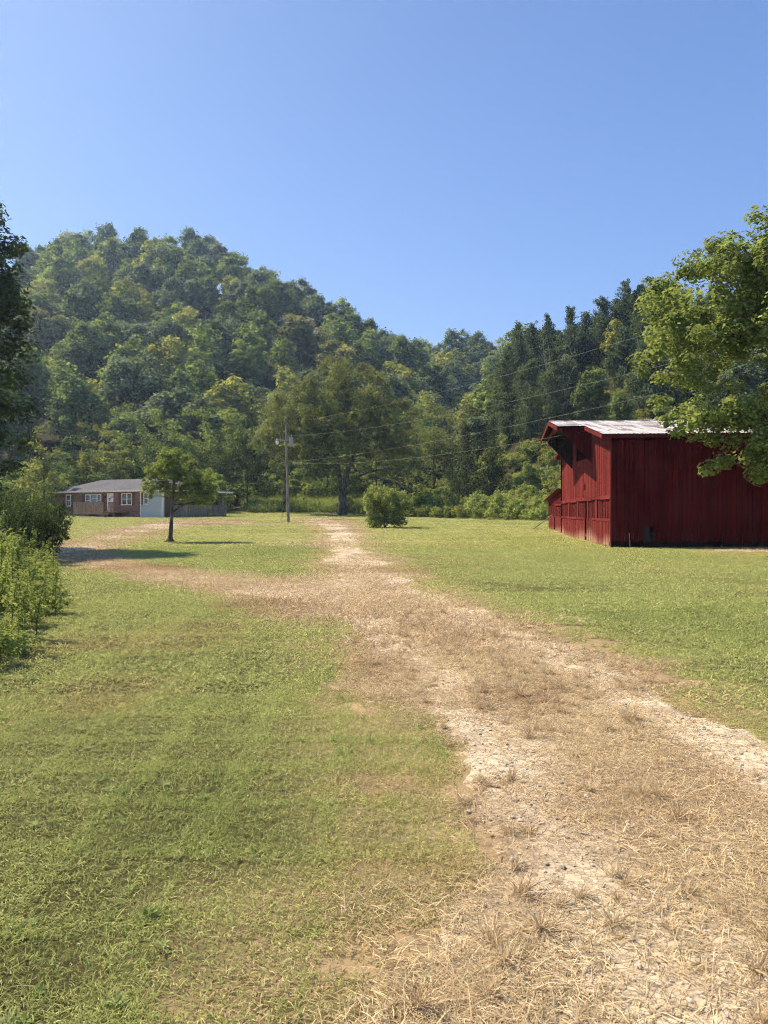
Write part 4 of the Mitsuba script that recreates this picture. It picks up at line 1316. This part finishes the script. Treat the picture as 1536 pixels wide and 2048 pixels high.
roof = barn + '__roof'
scene[roof] = mikit.ply(MB().add(*G.prism([(-.32, roof_z(-.32) - .07), (BW / 2, RIDGE - .07), (BW + .32, roof_z(BW + .32) - .07), (BW + .32, roof_z(BW + .32) - .03), (BW / 2, RIDGE - .03), (-.32, roof_z(-.32) - .03)], -BL - .3, .42)).ply('shade_dark_wood_material')['filename'] and
                        MB().add(*G.prism([(-.32, roof_z(-.32) - .07), (BW / 2, RIDGE - .07), (BW / 2, RIDGE - .03), (-.32, roof_z(-.32) - .03)], -BL - .3, .42)).add(
                            *G.prism([(BW / 2, RIDGE - .07), (BW + .32, roof_z(BW + .32) - .07), (BW + .32, roof_z(BW + .32) - .03), (BW / 2, RIDGE - .03)], -BL - .3, .42)).arr()[:2], 'barn_trim_material')
b = 0.45
q = 0
while b > -BL - .3:
    up = .004 * (q % 2)
    part(roof, 'tin_panel', mikit.ply(roof_panel(-.36 + rb.uniform(-.02, .02), BW / 2, b - .68, b, up), 'tin_material'))
    part(roof, 'tin_panel', mikit.ply(roof_panel(BW + .36, BW / 2, b - .68, b, up), 'tin_material'))
    b -= .66
    q += 1
part(roof, 'ridge_cap', mikit.ply(MB().add(*roof_panel(BW / 2 - .2, BW / 2, -BL - .3, HOODB, .035)).add(*roof_panel(BW / 2 + .2, BW / 2, -BL - .3, HOODB, .035)).arr()[:2], 'tin_material'))
# rake trim on the gable
for s0, s1 in ((-.34, BW / 2 - HOODW), (BW / 2 + HOODW, BW + .34)):
    part(roof, 'rake_board', mikit.ply(G.prism([(s0, roof_z(s0) - .19), (s1, roof_z(s1) - .19), (s1, roof_z(s1) - .005), (s0, roof_z(s0) - .005)], .425, .46), 'barn_trim_material'))
part(roof, 'eave_board', mikit.ply(G.box(-.36, -.33, -BL - .3, .42, roof_z(-.34) - .17, roof_z(-.34) - .012), 'barn_trim_material'))

# hay hood
hood = barn + '__hay_hood'
c_ = BW / 2
mb = MB()
for s0, s1 in ((c_ - HOODW, c_), (c_ + HOODW, c_)):
    mb.add(*G.prism([(s0, roof_z(s0) - .075), (s1, roof_z(s1) - .075), (s1, roof_z(s1) - .03), (s0, roof_z(s0) - .03)], .425, HOODB))
scene[hood] = mb.ply('shade_dark_wood_material')  # soffit wood darkened, the hood's shade painted in
for qq in range(2):
    b1_ = HOODB - qq * .66
    for s0 in (c_ - HOODW - .04, c_ + HOODW + .04):
        part(hood, 'tin_panel', mikit.ply(roof_panel(s0, c_, max(b1_ - .68, .40), b1_ + .03, .012 + .004 * qq), 'tin_material'))
for s0, s1 in ((c_ - HOODW - .04, c_), (c_, c_ + HOODW + .04)):
    part(hood, 'fascia', mikit.ply(G.prism([(s0, roof_z(s0) - .20), (s1, roof_z(s1) - .20), (s1, roof_z(s1) - .006), (s0, roof_z(s0) - .006)], HOODB + .002, HOODB + .04), 'barn_trim_material'))
# cheeks: boards whose lower ends step back to the wall
CB = 1.42
for s0, side in ((HOODS, -1), (HOODF, 1)):
    nb = 7
    for q in range(nb):
        b0_, b1_ = .03 + q * (CB - .03) / nb, .03 + (q + 1) * (CB - .03) / nb - .008
        zt = roof_z(s0) - .08
        zl = lambda b_: 3.88 + (zt - .25 - 3.88) * (b_ / CB)
        v = G.p([s0 - .012, s0 - .012, s0 - .012, s0 - .012, s0 + .012, s0 + .012, s0 + .012, s0 + .012], [b0_, b0_, b1_, b1_] * 2, [zl(b0_), zt, zl(b1_), zt] * 2)
        part(hood, 'cheek_board', mikit.ply((v, orient(v)), f'barn_board_material_{rb.integers(0, 4)}' if side < 0 else 'shade_dark_wood_material'))  # far cheek coloured near-black for the shade inside the hood
# front header of the hood, following the roof with clipped corners
hd = MB()
for sg in (-1, 1):
    hd.add(*G.prism([(c_, RIDGE - .22), (c_ + sg * (HOODF - c_), roof_z(HOODF) - .12), (c_ + sg * (HOODF - c_), roof_z(HOODF) - .34), (c_ + sg * 1.5, RIDGE - .62), (c_, RIDGE - .62)], CB - .04, CB + .02))
part(hood, 'header', hd.ply('barn_trim_material'))
part(hood, 'hay_track', mikit.ply(G.box(c_ - .05, c_ + .05, -6, HOODB - .1, RIDGE - .30, RIDGE - .16), 'shade_dark_wood_material'))

# arched panel with an opening's darkness put into its colour; post by the wall
part(barn, 'dark_opening_panel', mikit.ply(FR.prism([(1.34, .22), (1.62, .22), (1.62, .82), (1.55, .95), (1.41, .95), (1.34, .82)], -.06, -.03), 'dark_room_material'))
pp = FR.p(.72, .35, 0)
k = thing('thin_post', 'thin leaning stake in front of the barn\'s shaded front wall', 'stake')
scene[k] = mikit.ply(tube([pp - [0, 0, .1], pp + [-.03, 0, .62]], [.022, .018], 6), 'grey_wood_material')

# lean-to on the far side of the barn
lean = thing('barn_lean_to', 'low red lean-to shed on the far side of the barn', 'shed')
LW_ = 7.0
a = BW + .07
while a < BW + LW_:
    w_ = rb.uniform(.2, .3)
    a1 = min(a + w_ - rb.uniform(.006, .02), BW + LW_)
    am = (a + a1) / 2
    zt = 2.85 - (am - BW) / LW_ * .62
    if not 18.9 < am < 19.3:
        board(G, a, a1, rb.uniform(-.03, .05), 1.18, holder=lean)
    a += w_
a = BW + .15
while a < BW + LW_ - .1:
    board(G, a, a + .09, 1.12, 1.95, 'slat', b0=-.055, b1=-.03, lean=(rb.uniform(-.1, .1), 0), holder=lean)
    a += rb.uniform(.17, .24)
part(lean, 'gable_panel', mikit.ply(G.prism([(BW + .06, 1.95), (BW + LW_, 1.9), (BW + LW_, 2.2), (BW + .06, 2.83)], -.03, -.005), 'barn_board_material_0'))
part(lean, 'rail', mikit.ply(G.box(BW + .08, BW + 3.4, .003, .03, 1.88, 2.0), 'barn_trim_material'))
part(lean, 'side_wall', mikit.ply(G.box(BW + LW_, BW + LW_ + .03, -BL, 0, 0, 2.15), 'barn_board_material_1'))
part(lean, 'roof', mikit.ply(G.prism([(BW + .07, 2.93), (BW + LW_ + .9, 2.21), (BW + LW_ + .9, 2.25), (BW + .07, 2.97)], -BL, .30), 'barn_trim_material'))
k = thing('leaning_pole', 'thin pole leaning against the end of the lean-to shed', 'pole')
scene[k] = mikit.ply(tube([G.p(BW + 5.6, 1.6, 0.0), G.p(BW + 4.4, .05, 1.25)], [.04, .03], 6), 'grey_wood_material')
k = thing('lumber_pile', 'small dark heap of scrap boards at the foot of the lean-to', 'scrap wood')
for q in range(6):
    part(k, 'board', mikit.ply(G.box(BW + 6.0 + q * .1, BW + 7.4 + rb.uniform(-.3, .3), .2 + q * .12, .3 + q * .12, .02 + .05 * q, .06 + .05 * q), 'shade_dark_wood_material'))

# ---------------------------------------------------------------- house
HS = Frame((-37.9, 89.0), (.862, -.507), (-.507, -.862), 0.85)   # a to the right along the front, b out to the viewer
house = thing('brick_house', 'long low brick ranch house with grey hipped roof and white trim', 'house')
WIN = [(1.67, 2.55, 1.18, 2.5), (5.0, 7.66, 1.18, 2.5), (10.9, 12.53, 1.30, 2.58), (14.33, 15.06, 1.35, 2.6)]
DOOR = (8.62, 9.62, .62, 2.6)


def wall_with_holes(fr, a0, a1, z0, z1, holes, b0, b1):
    xs = sorted({a0, a1, *[v for h in holes for v in h[:2] if a0 < v < a1]})
    m = MB()
    for i in range(len(xs) - 1):
        mid = (xs[i] + xs[i + 1]) / 2
        cuts = sorted([(h[2], h[3]) for h in holes if h[0] < mid < h[1]])
        z = z0
        for c0, c1 in cuts + [(z1, z1)]:
            if c0 > z:
                m.add(*fr.box(xs[i], xs[i + 1], b0, b1, z, c0))
            z = max(z, c1)
    return m


part(house, 'front_wall', wall_with_holes(HS, 0, 13.78, -.5, 2.72, WIN[:3] + [DOOR], -.2, 0).ply('brick_material'))
part(house, 'side_wall', mikit.ply(HS.box(0, .2, -6.5, -.201, -.5, 2.72), 'brick_material'))
part(house, 'back_wall', mikit.ply(HS.box(0, 17.1, -6.7, -6.501, -.5, 2.72), 'brick_material'))
# siding boards
sid = part(house, 'siding_wall', wall_with_holes(HS, 13.79, 17.1, -.05, 2.72, [WIN[3]], -.2, -.03).ply('siding_material'))
z = 0.0
while z < 2.6:
    for s0, s1 in (((13.95, 14.0), (15.1, 17.0)) if 1.3 < z < 2.55 else ((13.95, 17.0),)):
        v = HS.p([s0, s0, s0, s0, s1, s1, s1, s1], [-.028, -.028, .022, -.010] * 2, [z, z + .17, z, z + .17] * 2)
        part(sid, 'siding_board', mikit.ply((v, orient(v)), 'siding_material'))
    z += .175
part(house, 'corner_trim', mikit.ply(HS.box(13.785, 13.93, -.02, .03, -.1, 2.7), 'white_paint_material'))
part(house, 'corner_trim', mikit.ply(HS.box(17.02, 17.16, -.2, .03, -.1, 2.7), 'white_paint_material'))
part(house, 'foundation', mikit.ply(HS.box(13.79, 17.1, -.19, -.05, -.5, -.06), 'concrete_material'))
part(house, 'end_wall', mikit.ply(HS.box(16.9, 17.1, -6.49, -.21, -.5, 2.7), 'shaded_end_wall_material'))
scene['shaded_end_wall_material'] = matte((0.12, 0.085, 0.065))  # dark brown with the porch shade put into the colour
part(house, 'porch_floor', mikit.ply(HS.box(17.11, 19.8, -6.7, -1.0, -.4, .25), 'concrete_material'))
part(house, 'inner_wall', mikit.ply(HS.box(.3, 16.8, -3.6, -3.5, -.4, 2.7), 'dark_room_material'))


def window(a0, a1, z0, z1, splits, curtain=()):
    w = house + '__' + 'window'
    w = part(house, 'window', None)
    f = MB()
    fw = .085
    f.add(*HS.box(a0, a1, -.08, .05, z0, z0 + fw)).add(*HS.box(a0, a1, -.08, .05, z1 - fw, z1))
    f.add(*HS.box(a0 - .06, a1 + .06, .051, .09, z0 - .03, z0 + .03))
    for s in [a0, *splits, a1]:
        l, r = (s, s + fw) if s == a0 else (s - fw, s) if s == a1 else (s - fw * .8, s + fw * .8)
        f.add(*HS.box(l, r, -.08, .052, z0 + fw, z1 - fw))
    scene[w] = f.ply('white_paint_material')
    ss = [a0, *splits, a1]
    for q in range(len(ss) - 1):
        part(w, 'pane', mikit.ply(HS.box(ss[q] + .06, ss[q + 1] - .06, -.06, -.04, z0 + .06, z1 - .06), 'curtain_glass_material' if q in curtain else 'glass_material'))
        if q not in curtain:
            part(w, 'sash_bar', mikit.ply(HS.box(ss[q] + .07, ss[q + 1] - .07, -.038, .0, (z0 + z1) / 2 - .025, (z0 + z1) / 2 + .025), 'white_paint_material'))
        else:
            part(w, 'sash_bar', mikit.ply(HS.box(ss[q] + .07, ss[q + 1] - .07, -.038, -.02, z1 - .45, z1 - .42), 'white_paint_material'))
    return w


window(*WIN[0], [])
window(*WIN[1], [5.85, 7.0], curtain=(1,))
window(*WIN[2], [11.72])
window(*WIN[3], [])
for s0, s1, z0, z1 in ((1.22, 1.62, 1.1, 2.5), (2.6, 2.98, 1.1, 2.5), (4.5, 4.95, 1.1, 2.5), (7.72, 8.12, 1.1, 2.5), (10.45, 10.85, 1.25, 2.58), (12.6, 13.0, 1.25, 2.58), (14.0, 14.28, 1.3, 2.6)):
    sh = part(house, 'shutter', mikit.ply(HS.box(s0, s1, .004, .04, z0, z1), 'shutter_material'))
    for q in range(8):
        zz = z0 + .08 + q * (z1 - z0 - .16) / 8
        part(sh, 'slat', mikit.ply(HS.box(s0 + .05, s1 - .05, .04, .052, zz, zz + .09), 'shutter_material'))
# door with trim and three small lights
df = MB().add(*HS.box(8.62, 8.74, -.15, .04, .6, 2.6)).add(*HS.box(9.5, 9.62, -.15, .04, .6, 2.6)).add(*HS.box(8.741, 9.499, -.15, .04, 2.5, 2.6))
part(house, 'door_frame', df.ply('white_paint_material'))
dk = part(house, 'front_door', mikit.ply(HS.box(8.745, 9.495, -.10, -.06, .62, 2.49), 'white_paint_material'))
for q in range(3):
    part(dk, 'door_light', mikit.ply(HS.box(8.84 + q * .21, 8.95 + q * .21, -.058, -.05, 1.78 + q * .13, 2.08 + q * .13), 'glass_material'))
part(dk, 'handle', mikit.ply(HS.box(9.40, 9.44, -.058, -.02, 1.55, 1.66), 'galvanized_material'))
part(house, 'porch_lamp', mikit.ply(HS.box(8.30, 8.42, .005, .13, 2.05, 2.3), 'shade_dark_wood_material'))
part(house, 'hose_reel', mikit.ply(tube([HS.p(1.35, .01, .55), HS.p(1.35, .12, .55)], [.24, .24], 14), 'white_paint_material'))
# hipped roof
EZ, RZ, OV = 2.86, 4.26, .5
RE, BK = 18.4, -7.2
rv_ = [(-OV, OV, EZ), (RE, OV, EZ), (RE, BK, EZ), (-OV, BK, EZ), (3.7, -3.35, RZ), (14.2, -3.35, RZ)]
rvv = np.array([HS.p(*q) for q in rv_])
rf = np.array([[0, 1, 5], [0, 5, 4], [1, 2, 5], [2, 3, 4], [2, 4, 5], [3, 0, 4]])
hroof = part(house, 'roof', mikit.ply((rvv, rf), 'shingle_material'))
sf = MB().add(*HS.box(-OV + .01, RE - .01, BK + .01, OV - .01, EZ - .14, EZ - .12))
part(hroof, 'soffit', sf.ply('white_paint_material'))
part(hroof, 'fascia', mikit.ply(MB().add(*HS.box(-OV, RE, OV - .02, OV + .03, EZ - .15, EZ - .005)).add(*HS.box(-OV - .03, -OV - .001, BK, OV + .03, EZ - .15, EZ - .005)).add(*HS.box(RE + .001, RE + .03, BK, OV + .03, EZ - .15, EZ - .005)).arr()[:2], 'white_paint_material'))
part(hroof, 'gutter', mikit.ply(HS.box(-OV, RE, OV + .031, OV + .12, EZ - .11, EZ - .01), 'white_paint_material'))
# side porch at the right end with its post and picket railing
cp = part(house, 'porch_roof', mikit.ply(HS.box(RE + .04, 20.4, BK, -3.6, 2.62, 2.74), 'shingle_material'))
part(cp, 'edge_trim', mikit.ply(HS.box(20.401, 20.44, BK, -3.6, 2.58, 2.75), 'white_paint_material'))
for b_ in (-1.05, -3.8, -6.3):
    part(house, 'porch_post', mikit.ply(HS.box(19.62, 19.76, b_ - .07, b_ + .07, .251, 2.61), 'deck_wood_material'))
pr = part(house, 'porch_railing', mikit.ply(MB().add(*HS.box(19.80, 19.86, -6.7, -1.0, 1.20, 1.27)).add(*HS.box(19.80, 19.86, -6.7, -1.0, .36, .43)).arr()[:2], 'grey_wood_material'))
b_ = -6.68
while b_ < -1.1:
    part(pr, 'picket', mikit.ply(HS.box(19.861, 19.89, b_, b_ + .10, .02, 1.25), 'grey_wood_material'))
    b_ += .15
a = 17.25
while a < 19.75:
    part(pr, 'picket', mikit.ply(HS.box(a, a + .10, -.999, -.97, .02, 1.25), 'grey_wood_material'))
    a += .15
# deck
deck = thing('front_deck', 'wooden deck with picket railing and steps at the front door of the house', 'deck')
DB = 2.0
part(deck, 'floor', mikit.ply(HS.box(5.5, 12.0, .02, DB, .48, .58), 'deck_wood_material'))
part(deck, 'skirt_board', mikit.ply(HS.box(5.5, 10.35, DB + .001, DB + .04, .30, .57), 'deck_wood_material'))
for a_ in (5.52, 7.9, 10.25, 11.9):
    part(deck, 'post', mikit.ply(HS.box(a_ - .055, a_ + .055, DB - .12, DB - .01, -.4, 1.56), 'deck_wood_material'))
part(deck, 'handrail', mikit.ply(HS.box(5.42, 10.36, DB - .06, DB + .08, 1.561, 1.61), 'deck_wood_material'))
part(deck, 'handrail', mikit.ply(HS.box(11.2, 11.96, DB - .06, DB + .08, 1.561, 1.61), 'deck_wood_material'))
a = 5.55
while a < 10.3:
    part(deck, 'picket', mikit.ply(HS.box(a, a + .125, DB + .0405, DB + .06, .52, 1.56), 'deck_wood_material'))
    a += .158
a = 11.25
while a < 11.9:
    part(deck, 'picket', mikit.ply(HS.box(a, a + .125, DB + .0405, DB + .06, .52, 1.56), 'deck_wood_material'))
    a += .158
for b_ in np.arange(.15, 1.9, .16):
    part(deck, 'side_picket', mikit.ply(HS.box(5.44, 5.465, b_, b_ + .12, .52, 1.56), 'deck_wood_material'))
for q in range(3):
    part(deck, 'step', mikit.ply(HS.box(10.42, 11.80, DB + .1 + q * .3, DB + .42 + q * .3, .38 - q * .17, .43 - q * .17), 'deck_wood_material'))
for a_ in (10.40, 11.80):
    part(deck, 'stair_stringer', mikit.ply(HS.prism([(a_, -.2), (a_ + .04, -.2), (a_ + .04, .1), (a_, .1)], DB + .02, DB + .95), 'shade_dark_wood_material'))

# ---------------------------------------------------------------- utility pole, lamp, transformer, wires
pp = np.array([-8.28, 66.6, float(Z(-8.28, 66.6))])
pt = np.array([-8.50, 66.6, 9.05])
pole = thing('utility_pole', 'grey wooden utility pole standing on the lawn near the drive', 'utility pole')
L_ = np.linspace(0, 1, 8)[:, None]
scene[pole] = mikit.ply(tube(pp - [0, 0, .3] + (pt - pp + [0, 0, .3]) * L_, .125 - .05 * L_[:, 0], 12), 'grey_wood_material', smooth=40)


def on_pole(z):
    return pp + (pt - pp) * (z - pp[2]) / (pt[2] - pp[2])


part(pole, 'crossarm_pin', mikit.ply(tube([on_pole(8.9), on_pole(8.9) + [.12, 0, .22]], [.03, .03], 6), 'galvanized_material'))
lk = thing('yard_light', 'white yard light on a short arm at the left of the utility pole', 'street light')
q0 = on_pole(7.55)
part(lk, 'arm', mikit.ply(tube([q0, q0 + [-.35, 0, .10], q0 + [-.78, 0, .12]], [.03, .03, .03], 6), 'galvanized_material'))
part(lk, 'hood', mikit.ply(tube([q0 + [-.78, 0, .22], q0 + [-.78, 0, .16], q0 + [-.78, 0, .02]], [.05, .12, .14], 12), 'galvanized_material', smooth=True))
part(lk, 'globe', mikit.ply(tube([q0 + [-.78, 0, .02], q0 + [-.78, 0, -.14], q0 + [-.78, 0, -.26], q0 + [-.78, 0, -.30]], [.13, .13, .09, .02], 12), 'white_paint_material', smooth=True))
tk = thing('pole_transformer', 'grey can-shaped transformer at the right side of the utility pole', 'transformer')
q0 = on_pole(7.55) + np.array([.42, -.05, 0])
part(tk, 'can', mikit.ply(tube([q0 + [0, 0, -.42], q0 + [0, 0, -.42], q0 + [0, 0, .30], q0 + [0, 0, .36], q0 + [0, 0, .36]], [.01, .19, .19, .16, .01], 14), 'galvanized_material', smooth=30))
part(tk, 'bracket', mikit.ply(tube([q0 + [-.42, 0, .1], q0 + [-.18, 0, .1]], [.05, .05], 6), 'galvanized_material'))
part(tk, 'bushing', mikit.ply(tube([q0 + [.05, 0, .34], q0 + [.05, 0, .56]], [.04, .03], 6), 'galvanized_material'))


def wire(label, p0, p1, sag, r=.005):
    t = np.linspace(0, 1, 40)[:, None]
    p = np.asarray(p0) + (np.asarray(p1) - p0) * t
    p[:, 2] -= sag * 4 * (t * (1 - t))[:, 0]
    k = thing('power_line', label, 'power line')
    scene[k] = mikit.ply(tube(p, r, 5), 'wire_material')


wire('topmost power line running from the pole top to the upper right', on_pole(9.0) + [.12, 0, .2], [19.5, 14.0, 9.7], 1.0)
wire('second power line from the top, leaving the pole beside the transformer', on_pole(8.0) + [.1, 0, 0], [19.5, 14.0, 8.3], 1.1)
wire('third power line, faint, running low from the pole to the right edge', on_pole(5.75) + [.1, 0, 0], [19.5, 14.0, 7.4], .8)
wire('lowest power line running from the pole to the barn\'s hay hood', on_pole(5.65) + [.1, 0, 0], G.p(HOODS - .4, .46, roof_z(HOODS - .4) - .25), .55)

# thin stakes near the pole and the big tree
for px_, D_, h_, lab in ((564, 78, 1.0, 'thin green stake just left of the utility pole'), (648, 84, .8, 'short thin stake left of the big forked tree'), (664, 86, .5, 'stubby stake at the foot of the big forked tree')):
    q0 = at(px_, D_)
    k = thing('thin_stake', lab, 'stake')
    scene[k] = mikit.ply(tube([q0 - [0, 0, .1], q0 + [.03, 0, h_]], [.035, .03], 6), 'grey_wood_material')

# ---------------------------------------------------------------- air
scene['air'] = {'type': 'homogeneous', 'albedo': {'type': 'rgb', 'value': [0.95, 0.95, 0.95]}, 'sigma_t': {'type': 'rgb', 'value': [0.00022, 0.00031, 0.00046]}, 'phase': {'type': 'hg', 'g': 0.6}}
scene['haze'] = {'type': 'cube', 'to_world': T().translate([0, 0, 65]).scale([3700, 3700, 66.5]), 'bsdf': {'type': 'null'}, 'interior': {'type': 'ref', 'id': 'air'}}
labels['haze'] = {'kind': 'stuff', 'label': 'thin summer haze in the valley air', 'category': 'haze'}
